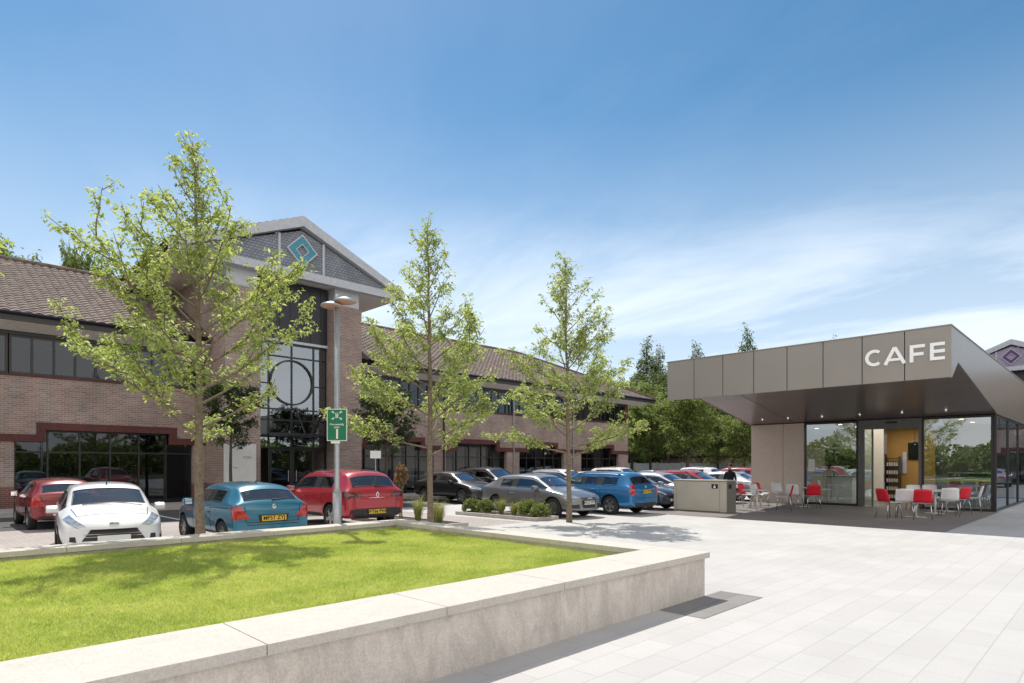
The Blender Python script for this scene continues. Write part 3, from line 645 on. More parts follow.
# solid panel wall
WXF = 28.05
YW = [11.72, 10.62, 9.98]
MB().box(WXF, WXF + 0.25, 10.895, 12.34, 0.0, 3.53).build('wall_panel', M['cafe_wall'], K, bevel=0.004)
MB().box(WXF, WXF + 0.25, 10.0, 10.88, 0.0, 3.53).build('wall_panel', M['cafe_wall'], K, bevel=0.004)
MB().box(WXF + 0.05, WXF + 0.24, 10.02, 12.32, 0.0, 3.52).build('wall_backing', M['joint'], K)
MB().box(WXF + 0.252, XB, 12.1, 12.34, 0, 3.54).build('end_wall', M['cafe_wall'], K)
# glazing
def glaze(y0, y1, name='window', mul=()):
    f = MB().box(WXF, WXF + 0.09, y0, y0 + 0.07, 0.0, 3.53).box(WXF, WXF + 0.09, y1 - 0.07, y1, 0, 3.53).box(WXF, WXF + 0.09, y0 + 0.07, y1 - 0.07, 3.45, 3.53).box(WXF, WXF + 0.09, y0 + 0.07, y1 - 0.07, 0.0, 0.09)
    for m_ in mul: f.box(WXF + 0.002, WXF + 0.088, m_ - 0.02, m_ + 0.02, 0.09, 3.45)
    f = f.build(name, M['black_metal'], K)
    MB().add([(WXF + 0.045, y0 + 0.07, 0.09), (WXF + 0.045, y1 - 0.07, 0.09), (WXF + 0.045, y1 - 0.07, 3.45), (WXF + 0.045, y0 + 0.07, 3.45)], [(0, 1, 2, 3)]).build('pane', M['cafe_glass'], f)
    return f
w1 = glaze(7.85, 9.97)
MB().add([(WXF + 0.03, 9.55, 1.42), (WXF + 0.03, 9.82, 1.42), (WXF + 0.03, 9.82, 1.95), (WXF + 0.03, 9.55, 1.95)], [(0, 1, 2, 3)]).build('notice', M['white_paint'], w1)
w2 = glaze(3.42, 5.62)
# sliding door: header, side leaf glazed, open leaf
d = MB().box(WXF, WXF + 0.12, 5.63, 7.84, 3.15, 3.53).box(WXF, WXF + 0.10, 7.72, 7.84, 0, 3.148).box(WXF, WXF + 0.10, 5.63, 5.73, 0, 3.148).box(WXF + 0.02, WXF + 0.08, 7.30, 7.36, 0.02, 3.148).box(WXF + 0.02, WXF + 0.08, 7.62, 7.718, 0.02, 3.148).build('sliding_door', plain('grey_frame', (0.14, 0.145, 0.15), 0.4, 0.5), K)
MB().add([(WXF + 0.05, 7.36, 0.05), (WXF + 0.05, 7.62, 0.05), (WXF + 0.05, 7.62, 3.14), (WXF + 0.05, 7.36, 3.14)], [(0, 1, 2, 3)]).build('pane', M['cafe_glass'], d)
MB().box(WXF - 0.03, WXF - 0.002, 6.45, 6.85, 3.36, 3.44).build('door_sensor', M['black_metal'], d)
# side glazing (right)
sx = [28.2, 31.4, 34.6, 37.8, 41.0]
for a, b in zip(sx[:-1], sx[1:]):
    f = MB().box(a, a + 0.05, 3.34, 3.42, 0.02, 3.52).box(b - 0.05, b, 3.34, 3.42, 0.02, 3.52).box(a + 0.05, b - 0.05, 3.34, 3.42, 3.46, 3.52).box(a + 0.05, b - 0.05, 3.34, 3.42, 0.02, 0.09).build('window', M['black_metal'], K)
    MB().add([(a + 0.05, 3.38, 0.09), (b - 0.05, 3.38, 0.09), (b - 0.05, 3.38, 3.46), (a + 0.05, 3.38, 3.46)], [(0, 1, 2, 3)]).build('pane', M['cafe_glass'], f)
MB().box(WXF - 0.005, 28.198, 3.335, 3.41, 0.0, 3.53).build('corner_post', M['black_metal'], K)
# interior
MB().box(WXF + 0.13, XB, 3.45, 12.09, -0.015, 0.01).build('cafe_floor', plain('cafe_floor', (0.22, 0.20, 0.18), 0.4), K)
MB().box(WXF + 0.13, XB - 0.2, 3.45, 12.05, 3.50, 3.535).build('ceiling', M['cream'], K)
MB().box(34.0, 34.12, 9.05, 12.05, 0.01, 3.49).build('inner_wall', M['cream'], K)
MB().box(34.0, 34.12, 3.46, 6.25, 0.01, 3.49).build('inner_wall', M['interior'], K)
MB().box(33.8, 33.92, 6.25, 8.2, 0.01, 3.49).build('accent_wall', M['ochre'], K)
MB().box(33.0, 33.12, 8.15, 9.04, 0.01, 3.49).build('inner_wall', M['cream'], K)
MB().box(33.121, 33.99, 8.9, 9.04, 0.01, 3.49).build('inner_wall', M['cream'], K)
MB().box(33.72, 33.79, 6.85, 7.30, 1.95, 2.75).build('wall_screen', M['screen'], K)
MB().box(33.72, 33.79, 7.36, 7.52, 1.3, 2.3).build('menu_panel', M['white_trim'], K)
MB().box(33.9, 33.99, 9.3, 11.0, 1.5, 2.5).build('dark_menu_board', M['screen'], K)
cn_ = empty('service_counter', (30.4, 9.0, 0), label='white service counter inside the cafe behind the left window', cat='counter')
MB().box(-0.35, 0.35, -0.35, 0.65, 0.01, 1.15).build('counter_body', M['white_plastic'], cn_); MB().box(-0.40, 0.40, -0.4, 0.7, 1.152, 1.19).build('counter_top', M['steel'], cn_)
cn2 = empty('display_cabinet', (31.4, 4.4, 0), label='low chilled display cabinet inside the cafe behind the right window', cat='cabinet')
MB().box(-0.4, 0.4, -0.6, 0.9, 0.01, 0.9).build('cabinet_base', M['grey_ink'], cn2); MB().box(-0.38, 0.38, -0.58, 0.88, 0.902, 1.35).build('cabinet_glass', M['cafe_glass'], cn2); MB().box(-0.4, 0.4, -0.6, 0.9, 1.352, 1.4).build('cabinet_top', M['steel'], cn2)
cmx = empty('coffee_machine', (30.4, 9.2, 1.195), label='steel coffee machine on the white service counter', cat='coffee machine')
MB().box(-0.25, 0.25, -0.28, 0.28, 0.0, 0.10).box(-0.22, 0.05, -0.28, 0.28, 0.101, 0.42).box(-0.25, 0.25, -0.3, 0.3, 0.421, 0.48).build('casing', M['steel'], cmx, bevel=0.01)
MB().tube([(0.12, -0.12, 0.36), (0.12, -0.12, 0.28)], 0.03, 10).tube([(0.12, 0.12, 0.36), (0.12, 0.12, 0.28)], 0.03, 10).build('spout', M['black_metal'], cmx)
sh = empty('display_shelf', (33.4, 7.85, 0), label='tall dark shelf unit standing against the ochre wall in the cafe', cat='shelf')
m_ = MB().box(-0.2, 0.2, -0.3, -0.27, 0.01, 2.1).box(-0.2, 0.2, 0.27, 0.3, 0.01, 2.1)
for i in range(6): m_.box(-0.2, 0.2, -0.27, 0.27, 0.1 + 0.38 * i, 0.13 + 0.38 * i)
m_.build('shelf_rack', M['black_metal'], sh)
m_ = MB()
for i in range(5):
    for j in range(5): m_.box(-0.15, 0.1, -0.24 + 0.1 * j, -0.17 + 0.1 * j, 0.131 + 0.38 * i, 0.3 + 0.38 * i)
m_.build('packets', M['kerb'], sh)
for i, (px_, py_) in enumerate(((30.2, 6.3), (31.0, 4.2), (31.0, 9.6))):
    L_ = empty('pendant_lamp', (px_, py_, 2.55), label=['black pendant lamp hanging before the ochre wall seen through the cafe door', 'black pendant lamp hanging behind the right cafe window', 'black pendant lamp hanging above the white service counter'][i], cat='lamp', group='pendant lamps in the cafe')
    MB().lathe([(0.03, 0.2), (0.06, 0.16), (0.2, 0.0), (0.19, 0.0), (0.05, 0.15)], n=20).build('lamp_shade', M['black_metal'], L_, smooth=True)
    MB().tube([(0, 0, 0.18), (0, 0, 0.94)], 0.008, 6).build('cord', M['black_metal'], L_)
    MB().lathe([(0.001, 0.0), (0.05, 0.02), (0.06, 0.06), (0.04, 0.1), (0.001, 0.12)], n=14).build('bulb', M['ceil_lamp'], L_, smooth=True)
for i, xx in enumerate((29.6, 32.0)):
    for j, yy in enumerate((4.6, 6.8, 9.0, 10.8)):
        MB().lathe([(0.001, -0.006), (0.07, -0.006), (0.085, 0.0)], (xx, yy, 3.497), 16).build('ceiling_spot', M['ceil_lamp'], K)
# interior lamp light (the photograph shows the ceiling lamps lit)
ld = bpy.data.lights.new('cafe_ceiling_light', 'AREA'); ld.energy = 55; ld.size = 4.0; ld.color = (1.0, 0.92, 0.8)
lo = bpy.data.objects.new('cafe_ceiling_light', ld); col.objects.link(lo); lo.location = (31, 7.3, 3.4)
for yy in (4.67, 6.06, 7.51, 8.92, 10.3, 11.4):
    z = soff(28.05 - 1.0)
    s_ = MB().lathe([(0.001, -0.008), (0.035, -0.008), (0.036, 0.0)], (27.05, yy, z - 0.002), 14).build('downlight', M['spot'], K)
    MB().lathe([(0.037, -0.01), (0.06, -0.01), (0.062, 0.0)], (27.05, yy, z - 0.002), 16).build('bezel', M['pole'], s_)
# CAFE letters
def ribbon(pts, w, x, d):
    """flat polyline band of width w in (y,z); thickness d along -x"""
    n = len(pts); P_ = [Vector(p) for p in pts]; L_, R_ = [], []
    for i in range(n):
        if i == 0: t = (P_[1] - P_[0]).normalized()
        elif i == n - 1: t = (P_[-1] - P_[-2]).normalized()
        else: t = ((P_[i + 1] - P_[i]).normalized() + (P_[i] - P_[i - 1]).normalized()).normalized()
        nn = Vector((-t.y, t.x)); L_.append(P_[i] + nn * w / 2); R_.append(P_[i] - nn * w / 2)
    mb = MB(); vs = [(x, p.x, p.y) for p in L_ + R_] + [(x - d, p.x, p.y) for p in L_ + R_]
    fs = []
    for i in range(n - 1):
        fs += [(2 * n + i, 2 * n + i + 1, 3 * n + i + 1, 3 * n + i), (i, n + i, n + i + 1, i + 1), (i, i + 1, 2 * n + i + 1, 2 * n + i), (n + i, 3 * n + i, 3 * n + i + 1, n + i + 1)]
    fs += [(0, 2 * n, 3 * n, n), (n - 1, 2 * n - 1, 4 * n - 1, 3 * n - 1)]
    return mb.add(vs, fs)
zb_, zt_ = 4.52, 4.99; hL = zt_ - zb_; sw = 0.085; lx = FX - 0.003
def letter(name, mbs):
    m = MB()
    for q in mbs: m.add(q.v, q.f)
    return m.build(name, M['white_letter'], K)
yc = 5.10   # C centre (reading direction is -Y)
arc = [(yc - cos(radians(a)) * (hL / 2 - sw / 2) , (zb_ + zt_) / 2 + sin(radians(a)) * (hL / 2 - sw / 2)) for a in range(50, 311, 10)]
letter('letter', [ribbon(arc, sw, lx, 0.04)])
ya = 4.83
letter('letter', [ribbon([(ya, zb_), (ya - 0.235, zt_)], sw, lx, 0.04), ribbon([(ya - 0.47, zb_), (ya - 0.235, zt_)], sw, lx - 0.001, 0.04), ribbon([(ya - 0.1, zb_ + 0.13), (ya - 0.37, zb_ + 0.13)], 0.07, lx - 0.002, 0.036)])
yf = 4.19
letter('letter', [ribbon([(yf, zb_), (yf, zt_)], sw, lx, 0.04), ribbon([(yf, zt_ - sw / 2), (yf - 0.31, zt_ - sw / 2)], sw, lx - 0.001, 0.038), ribbon([(yf, zb_ + 0.215), (yf - 0.28, zb_ + 0.215)], sw, lx - 0.002, 0.036)])
ye = 3.72
letter('letter', [ribbon([(ye, zb_), (ye, zt_)], sw, lx, 0.04)] + [ribbon([(ye, z), (ye - 0.29, z)], sw, lx - 0.001, 0.038) for z in (zb_ + sw / 2, zb_ + 0.235, zt_ - sw / 2)])

# ------------------------------------------------------------------ cars
def car_shell(st, wheels, wr):
    """st rows rear->front: x, T, B, W, Wr, zb, side, top"""
    bm = bmesh.new(); rings = []
    def pts(s):
        x, T, B_, W, Wr, zb = s[:6]
        z3 = zb + 0.12 + (B_ - zb - 0.12) * 0.5
        green = T - B_ > 0.2
        p6 = (Wr, T - (0.075 if green else 0.03)); p5 = (W * 0.935, B_ + 0.02)
        if green: p6a = (Wr + (p5[0] - Wr) * 0.13, p6[1] + (p5[1] - p6[1]) * 0.14)
        else: p6a = (Wr + (p5[0] - Wr) * 0.35, p6[1] + (p5[1] - p6[1]) * 0.35)
        return [(0, zb), (W * 0.86, zb), (W * 0.975, zb + 0.11), (W, z3), (W * 0.98, B_ - 0.03), p5, p6a, p6, (Wr * 0.62, T - (0.02 if green else 0.006)), (0, T)]
    for s in st:
        P_ = pts(s); fr_ = s[0] / st[-1][0]; bow = 0.11 * min(1, max(0, (fr_ - 0.5) / 0.25)) - 0.06 * min(1, max(0, (0.12 - fr_) / 0.12))
        bx_ = lambda y: s[0] + bow * (1 - (y / s[3]) ** 2) - (max(0, bow) + min(0, bow)) * 0.6
        L_ = [bm.verts.new((bx_(y), y, z)) for y, z in P_]; R_ = [L_[0]] + [bm.verts.new((bx_(y), -y, z)) for y, z in P_[1:-1]] + [L_[-1]]
        rings.append((L_, R_, s))
    for k in range(len(rings) - 1):
        (L0, R0, s0), (L1, R1, s1) = rings[k], rings[k + 1]
        for i in range(9):
            mi = 0
            if s0[6] == 'g' and i == 5: mi = 1
            if s0[6] == 'p' and i == 5: mi = 2
            if s0[7] == 'g' and i >= 7: mi = 1
            if i == 0: mi = 2
            f = bm.faces.new((L0[i], L0[i + 1], L1[i + 1], L1[i])); f.material_index = mi
            f = bm.faces.new((R1[i], R1[i + 1], R0[i + 1], R0[i])); f.material_index = mi
    for (L_, R_, s), sg in ((rings[0], -1), (rings[-1], 1)):
        c = {1: L_[0]}
        for i in range(2, 8):
            c[i] = bm.verts.new((L_[i].co.x + sg * (0.05 if i in (2, 3, 4) else 0.03), 0, L_[i].co.z))
        for i in range(1, 7):
            bm.faces.new((L_[i], L_[i + 1], c[i + 1], c[i])); bm.faces.new((R_[i + 1], R_[i], c[i], c[i + 1]))
        bm.faces.new((L_[7], L_[8], L_[9], c[7])); bm.faces.new((R_[8], R_[7], c[7], R_[9]))
    bmesh.ops.recalc_face_normals(bm, faces=bm.faces[:])
    me = bpy.data.meshes.new('shell'); bm.to_mesh(me); bm.free()
    for n_ in range(3): me.materials.append(M['car_trim'])
    o = link('shell_tmp', me); m1_ = o.modifiers.new('s', 'SUBSURF'); m1_.levels = 2; m1_.render_levels = 2
    cut = MB()
    for xw in wheels:
        for sg in (-1, 1): cut.lathe([(0.001, 0.45 * sg), (wr, 0.45 * sg), (wr, 1.2 * sg), (0.001, 1.2 * sg)][::sg], (xw, 0, wr * 0.86), 40, 'y', m=2)
    cme = cut.mesh('cut', [M['car_trim']] * 3)
    bmc = bmesh.new(); bmc.from_mesh(cme); bmesh.ops.remove_doubles(bmc, verts=bmc.verts, dist=0.002); bmesh.ops.recalc_face_normals(bmc, faces=bmc.faces[:]); bmc.to_mesh(cme); bmc.free()
    co_ = link('cut_tmp', cme); m2_ = o.modifiers.new('b', 'BOOLEAN'); m2_.operation = 'DIFFERENCE'; m2_.object = co_; m2_.solver = 'EXACT'
    res = apply_mods(o); bpy.data.objects.remove(o); bpy.data.objects.remove(co_)
    return res
def build_car(spec, root):
    L_ = spec['L']; st = spec['st']; wr = spec['wr']; hw = spec['hw']
    me = car_shell(st, spec['wheels'], wr + 0.055)
    me.transform(Matrix.Translation((-L_ / 2, 0, 0)))
    bvh_bm = bmesh.new(); bvh_bm.from_mesh(me); bvh = BVHTree.FromBMesh(bvh_bm)
    # split glass
    bm = bvh_bm; glass = [f for f in bm.faces if f.material_index == 1]; seen = set(); comps = []
    for f in glass:
        if f.index in seen: continue
        st_ = [f]; seen.add(f.index); comp = []
        while st_:
            q = st_.pop(); comp.append(q)
            for e in q.edges:
                for f2 in e.link_faces:
                    if f2.material_index == 1 and f2.index not in seen: seen.add(f2.index); st_.append(f2)
        comps.append(comp)
    def mesh_of(faces, name, mats, idx=None):
        vm = {}; v = []; fl = []; mi = []
        for f in faces:
            q = []
            for vt in f.verts:
                if vt.index not in vm: vm[vt.index] = len(v); v.append(tuple(vt.co))
                q.append(vm[vt.index])
            fl.append(q); mi.append(idx(f) if idx else 0)
        m_ = bpy.data.meshes.new(name); m_.from_pydata(v, [], fl)
        for x in mats: m_.materials.append(x)
        m_.polygons.foreach_set('material_index', mi); m_.polygons.foreach_set('use_smooth', [True] * len(fl)); m_.update(); return m_
    bodyf = [f for f in bm.faces if f.material_index != 1]
    body = link('body', mesh_of(bodyf, 'body', [M['car_trim'], M['car_trim']], lambda f: 1 if f.material_index == 2 else 0), root)
    body.data.materials[0] = spec['paint']
    try:
        body.data.set_sharp_from_angle(angle=radians(50))
    except Exception: pass
    for comp in comps:
        cx = sum((f.calc_center_median() for f in comp), Vector()) / len(comp)
        nm = 'side_window' if abs(cx.y) > 0.3 else ('windscreen' if cx.x > 0 else 'rear_window')
        gw = link(nm, mesh_of(comp, nm, [M['car_glass']]), root)
        cnt = {}
        for f in comp:
            for e in f.edges: cnt[e.index] = cnt.get(e.index, 0) + 1
        adj = {}
        for f in comp:
            for e in f.edges:
                if cnt[e.index] == 1:
                    a_, b_ = e.verts; adj.setdefault(a_.index, set()).add(b_.index); adj.setdefault(b_.index, set()).add(a_.index)
        done = set(); sl = MB(); vco = {v.index: v.co.copy() for f in comp for v in f.verts}
        for st0 in adj:
            if st0 in done: continue
            loop = [st0]; done.add(st0); cur_ = st0
            while True:
                nx_ = [k for k in adj[cur_] if k not in done]
                if not nx_: break
                cur_ = nx_[0]; done.add(cur_); loop.append(cur_)
            if len(loop) > 4: sl.tube([vco[k] for k in loop] + [vco[loop[0]]], 0.011, 5, caps=False)
        if sl.v: sl.build('window_seal', M['car_trim'], gw, smooth=True)
    def patch(c4, dirv, off=0.006, nu=8, nv=5):
        """c4: 4 corner points (3D, roughly on the surface); rays along -dirv"""
        d = Vector(dirv).normalized(); c = [Vector(p) for p in c4]; mb = MB(); G_ = []
        for i in range(nu + 1):
            row = []
            for j in range(nv + 1):
                u, v_ = i / nu, j / nv
                p = c[0] * (1 - u) * (1 - v_) + c[1] * u * (1 - v_) + c[2] * u * v_ + c[3] * (1 - u) * v_
                h = bvh.ray_cast(p + d * 1.2, -d)
                q = (h[0] + d * off) if h[0] is not None else (row[-1] if row else p)
                row.append(q)
            G_.append(row)
        n = nv + 1
        vs = [tuple(q) for r in G_ for q in r] + [tuple(q - d * (off + 0.02)) for r in G_ for q in r]
        T_ = (nu + 1) * n; fs = []
        for i in range(nu):
            for j in range(nv):
                fs.append((i * n + j, (i + 1) * n + j, (i + 1) * n + j + 1, i * n + j + 1))
        for i in range(nu):
            fs.append((i * n, T_ + i * n, T_ + (i + 1) * n, (i + 1) * n)); a = i * n + nv; b = (i + 1) * n + nv; fs.append((b, T_ + b, T_ + a, a))
        for j in range(nv):
            fs.append((j + 1, T_ + j + 1, T_ + j, j)); a = nu * n + j; fs.append((a, T_ + a, T_ + a + 1, a + 1))
        mb.add(vs, fs); return mb
    def fixn(o):
        b = bmesh.new(); b.from_mesh(o.data); bmesh.ops.recalc_face_normals(b, faces=b.faces[:]); b.to_mesh(o.data); b.free(); return o
    for nm, mat_, quads in spec['patches']:
        for q in quads:
            sym = q.get('sym', False)
            for sg in ((1, -1) if sym else (1,)):
                c4 = [(p[0], p[1] * sg, p[2]) for p in q['c']]; dv = (q['d'][0], q['d'][1] * sg, q['d'][2])
                o = patch(c4, dv, q.get('off', 0.006), q.get('nu', 8), q.get('nv', 5)).build(nm, M[mat_], root, smooth=False); fixn(o)
    # interior
    B0 = spec['belt']; xf = L_ * 0.02
    for (xx, yy, ww) in ((0.12, 0.36, 0.25), (0.12, -0.36, 0.25), (-0.75, 0.0, 0.62)):
        MB().prism([(xx - 0.12, 0.35), (xx + 0.40, 0.35), (xx + 0.42, 0.55), (xx + 0.06, 0.52), (xx - 0.12, B0 + 0.16), (xx - 0.24, B0 + 0.16)], 'y', yy - ww, yy + ww).build('seat', M['seat_cloth'], root, bevel=0.03)
        for hy in ((yy,) if ww < 0.4 else (-0.36, 0.36)):
            MB().box(xx - 0.25, xx - 0.15, hy - 0.13, hy + 0.13, B0 + 0.17, B0 + 0.35).build('headrest', M['seat_cloth'], root, bevel=0.035)
    MB().box(0.72, 1.05, -hw * 0.82, hw * 0.82, 0.45, B0 - 0.02).build('dashboard', M['car_trim'], root, bevel=0.03)
    MB().lathe([(0.175, 0.62), (0.19, 0.635), (0.205, 0.62), (0.19, 0.605), (0.175, 0.62)], (0, -0.36, B0 - 0.02), 20, 'x').build('steering_wheel', M['car_trim'], root)
    # seams as one mesh
    sm_ = MB()
    for x_ in spec['seams']:
        for sg in (1, -1):
            q = patch([(x_ - 0.006, hw * sg, 0.33), (x_ + 0.006, hw * sg, 0.33), (x_ + 0.006, hw * sg, spec['belt']), (x_ - 0.006, hw * sg, spec['belt'])], (0, sg, 0), 0.002, 1, 10); sm_.add(q.v, q.f)
    a, b = spec['seams'][0], spec['seams'][-1]
    for sg in (1, -1):
        q = patch([(a, hw * sg, 0.325), (b, hw * sg, 0.325), (b, hw * sg, 0.337), (a, hw * sg, 0.337)], (0, sg, 0), 0.002, 12, 1); sm_.add(q.v, q.f)
    bs = MB()
    xb0, xb1 = L_ * 0.27, L_ * 0.40     # bonnet shut lines (car-centred coordinates)
    for sg in (1, -1):
        q = patch([(xb0, hw * 0.74 * sg, 1.2), (xb1, hw * 0.66 * sg, 1.2), (xb1, hw * 0.66 * sg + 0.012, 1.2), (xb0, hw * 0.74 * sg + 0.012, 1.2)], (0, 0, 1), 0.003, 8, 1); bs.add(q.v, q.f)
        q = patch([(-L_ / 2, hw * 0.66 * sg, 0.58), (-L_ / 2, hw * 0.66 * sg + 0.012, 0.58), (-L_ / 2, hw * 0.70 * sg + 0.012, B0 + 0.06), (-L_ / 2, hw * 0.70 * sg, B0 + 0.06)], (-1, 0, 0), 0.003, 1, 8); bs.add(q.v, q.f)
    q = patch([(-L_ / 2, -hw * 0.66, 0.575), (-L_ / 2, hw * 0.66, 0.575), (-L_ / 2, hw * 0.66, 0.587), (-L_ / 2, -hw * 0.66, 0.587)], (-1, 0, 0), 0.003, 12, 1); bs.add(q.v, q.f)
    q = patch([(xb1, -hw * 0.66, 1.2), (xb1, hw * 0.66, 1.2), (xb1 + 0.012, hw * 0.66, 1.2), (xb1 + 0.012, -hw * 0.66, 1.2)], (0, 0, 1), 0.003, 10, 1); bs.add(q.v, q.f)
    fixn(bs.build('panel_gaps', M['joint'], root))
    fixn(sm_.build('door_seams', M['joint'], root))
    for x_ in spec['handles']:
        for sg in (1, -1):
            h = bvh.ray_cast(Vector((x_, 2 * sg, spec['belt'] - 0.10)), Vector((0, -sg, 0)))[0]
            if h: 
                hd = MB().box(x_ - 0.09, x_ + 0.09, h.y, h.y + 0.028 * sg, h.z - 0.015, h.z + 0.015).build('door_handle', spec.get('handle_mat', spec['paint']), root, bevel=0.006)
    for sg in (1, -1):
        x_ = spec['mirror']; zz = spec['belt'] + 0.07; yy = hw * 0.93
        mm = MB().prism([(x_ - 0.10, zz - 0.07), (x_ + 0.10, zz - 0.06), (x_ + 0.13, zz + 0.02), (x_ + 0.03, zz + 0.09), (x_ - 0.09, zz + 0.09)], 'y', (yy + 0.02) * sg, (yy + 0.21) * sg)
        mo = mm.build('door_mirror', spec['paint'], root, bevel=0.028, smooth=True); fixn(mo)
        MB().add([(x_ - 0.105, (yy + 0.05) * sg, zz - 0.045), (x_ - 0.105, (yy + 0.19) * sg, zz - 0.045), (x_ - 0.098, (yy + 0.19) * sg, zz + 0.07), (x_ - 0.098, (yy + 0.05) * sg, zz + 0.07)], [(0, 1, 2, 3)]).build('mirror_glass', M['chrome'], mo)
    # wheels
    for i, xw in enumerate(spec['wheels']):
        for sg in (1, -1):
            if 'wheel_me' not in spec:
                ty = MB().lathe([(wr * 0.64, 0.09), (wr * 0.93, 0.098), (wr, 0.07), (wr, -0.07), (wr * 0.93, -0.098), (wr * 0.64, -0.09), (wr * 0.64, 0.09)], n=36, axis='y')
                spec['wheel_me'] = ty.mesh('wheel', M['rubber'], smooth=True)
                r = MB(); rr = wr * 0.66
                r.lathe([(rr, 0.085), (rr * 0.90, 0.088), (rr * 0.88, 0.0), (rr * 0.3, -0.01)], n=36, axis='y')
                ns = spec['spokes']
                for k in range(ns):
                    t = 2 * pi * k / ns; w0 = 0.032 if ns > 6 else 0.05
                    ct, s_t = cos(t), sin(t)
                    vs = []
                    for yy, shrink in ((0.07, 1), (0.02, 1)):
                        for rad_, hw_ in ((0.03, w0 * 1.1), (rr * 0.92, w0 * 0.75)):
                            for e in (-1, 1): vs.append((ct * rad_ - s_t * hw_ * e, yy, s_t * rad_ + ct * hw_ * e))
                    r.add(vs, [(0, 2, 3, 1), (0, 4, 6, 2), (1, 3, 7, 5), (4, 5, 7, 6)])
                r.lathe([(0.001, 0.082), (0.06, 0.078), (0.065, 0.02)], n=16, axis='y')
                r.lathe([(rr * 0.9, 0.01), (0.001, 0.012)], n=24, axis='y', m=1)
                spec['rim_me'] = r.mesh('rim', [M['rim'], M['car_trim']])
            wv = link('wheel', spec['wheel_me'], root); wv.location = (xw - L_ / 2, sg * (hw - 0.12), wr); wv.rotation_euler = (0, 0.4 * i + 0.3, 0 if sg > 0 else pi)
            ri = link('rim', spec['rim_me'], wv)
    # plates
    for (x_, z_, sgn, matn, txt) in spec['plates']:
        h = bvh.ray_cast(Vector((x_ * 2, 0.0, z_)), Vector((-sgn, 0, 0)))[0]
        px_ = h.x + sgn * 0.012 if h else x_
        for yy in (0.24, -0.24):
            h = bvh.ray_cast(Vector((x_ * 2, yy, z_)), Vector((-sgn, 0, 0)))[0]
        p = MB().box(px_ - 0.006, px_ + 0.012 * sgn, -0.26, 0.26, z_ - 0.056, z_ + 0.056).build('number_plate', M[matn], root)
        if txt:
            R_ = Matrix(((0, 0, sgn, 0), (sgn, 0, 0, 0), (0, 1, 0, 0), (0, 0, 0, 1)))
            text_mesh('lettering', txt, 0.115, M['ink'], p, Matrix.Translation((px_ + 0.0135 * sgn, 0, z_)) @ R_, 0.001, spacing=1.02, bold=0.003)
    for sgn, z_, kind in spec.get('badges', ()):
        h = bvh.ray_cast(Vector((4 * sgn, 0, z_)), Vector((-sgn, 0, 0)))[0]
        if h is None: continue
        X_ = h.x + 0.012 * sgn; b = MB()
        if kind == 'diamond':
            o_ = [(0, 0.085), (0.055, 0), (0, -0.085), (-0.055, 0)]; i_ = [(0, 0.05), (0.03, 0), (0, -0.05), (-0.03, 0)]
            for q in range(4):
                a4 = [o_[q], o_[(q + 1) % 4], i_[(q + 1) % 4], i_[q]]; vs = [(xx, p[0], z_ + p[1]) for xx in (X_, X_ - 0.03 * sgn) for p in a4]
                b.add(vs, [(0, 1, 2, 3), (4, 7, 6, 5), (0, 4, 5, 1), (2, 6, 7, 3), (1, 5, 6, 2), (0, 3, 7, 4)])
        elif kind == 'rings':
            for k in range(4):
                yy = (k - 1.5) * 0.055; b.lathe([(0.032, X_), (0.036, X_ + 0.008 * sgn), (0.041, X_), (0.036, X_ - 0.008 * sgn), (0.032, X_)], (0, yy, z_), 20, 'x')
        elif kind == 'oval':
            b.v = []; b.lathe([(0.001, X_ + 0.006 * sgn), (0.045, X_ + 0.004 * sgn), (0.05, X_ - 0.02 * sgn)], (0, 0, z_), 20, 'x'); b.v = [(x, y * 1.7, (z - z_) * 0.75 + z_) for x, y, z in b.v]
        else: b.lathe([(0.001, X_ + 0.006 * sgn), (0.045, X_ + 0.004 * sgn), (0.05, X_ - 0.02 * sgn)], (0, 0, z_), 18, 'x')
        bo = b.build('badge', M[spec.get('badge_mat', 'chrome')], root); fixn(bo)
    # wiper + aerial
    if spec.get('aerial'):
        x_, ln = spec['aerial']; h = bvh.ray_cast(Vector((x_, 0, 3)), Vector((0, 0, -1)))[0]
        MB().tube([(x_, 0, h.z - 0.01), (x_ + 0.0, 0, h.z + 0.03), (x_ - ln * 0.5, 0, h.z + ln)], [0.018, 0.01, 0.004], 8).build('aerial', M['car_trim'], root)
    if spec.get('rear_wiper'):
        pts_ = []
        for t in range(7):
            yy = 0.0 - 0.40 * t / 6; zz = spec['rear_wiper'] + 0.02 * t / 6
            h = bvh.ray_cast(Vector((-4, yy, zz)), Vector((1, 0, 0)))[0]; pts_.append(h + Vector((-0.018, 0, 0)))
        MB().tube(pts_, [0.016, 0.011, 0.009, 0.008, 0.008, 0.007, 0.005], 6).build('rear_wiper', M['car_trim'], root)
    if spec.get('front_wipers'):
        mw = MB()
        for y0_ in (0.05, 0.55):
            pts_ = []
            for t in range(7):
                yy = y0_ - 0.5 * t / 6; xx = spec['front_wipers'] - 0.05 * t / 6
                h = bvh.ray_cast(Vector((xx, yy, 3)), Vector((0, 0, -1)))[0]; pts_.append(h + Vector((0.0, 0, 0.015)))
            mw.tube(pts_, 0.008, 6)
        mw.build('windscreen_wipers', M['car_trim'], root)
    if spec.get('rails'):
        for sg in (1, -1):
            x0_, x1_ = spec['rails']; pts_ = []
            for t in range(9):
                xx = x0_ + (x1_ - x0_) * t / 8; yy = spec['rail_y'] * sg
                h = bvh.ray_cast(Vector((xx, yy, 3)), Vector((0, 0, -1)))[0]; pts_.append(h + Vector((0, 0, 0.035 if 0 < t < 8 else -0.01)))
            MB().tube(pts_, 0.014, 6).build('roof_rail', M['car_trim'], root, smooth=True)
    bm.free(); root['_'] = 1; del root['_']
    return root

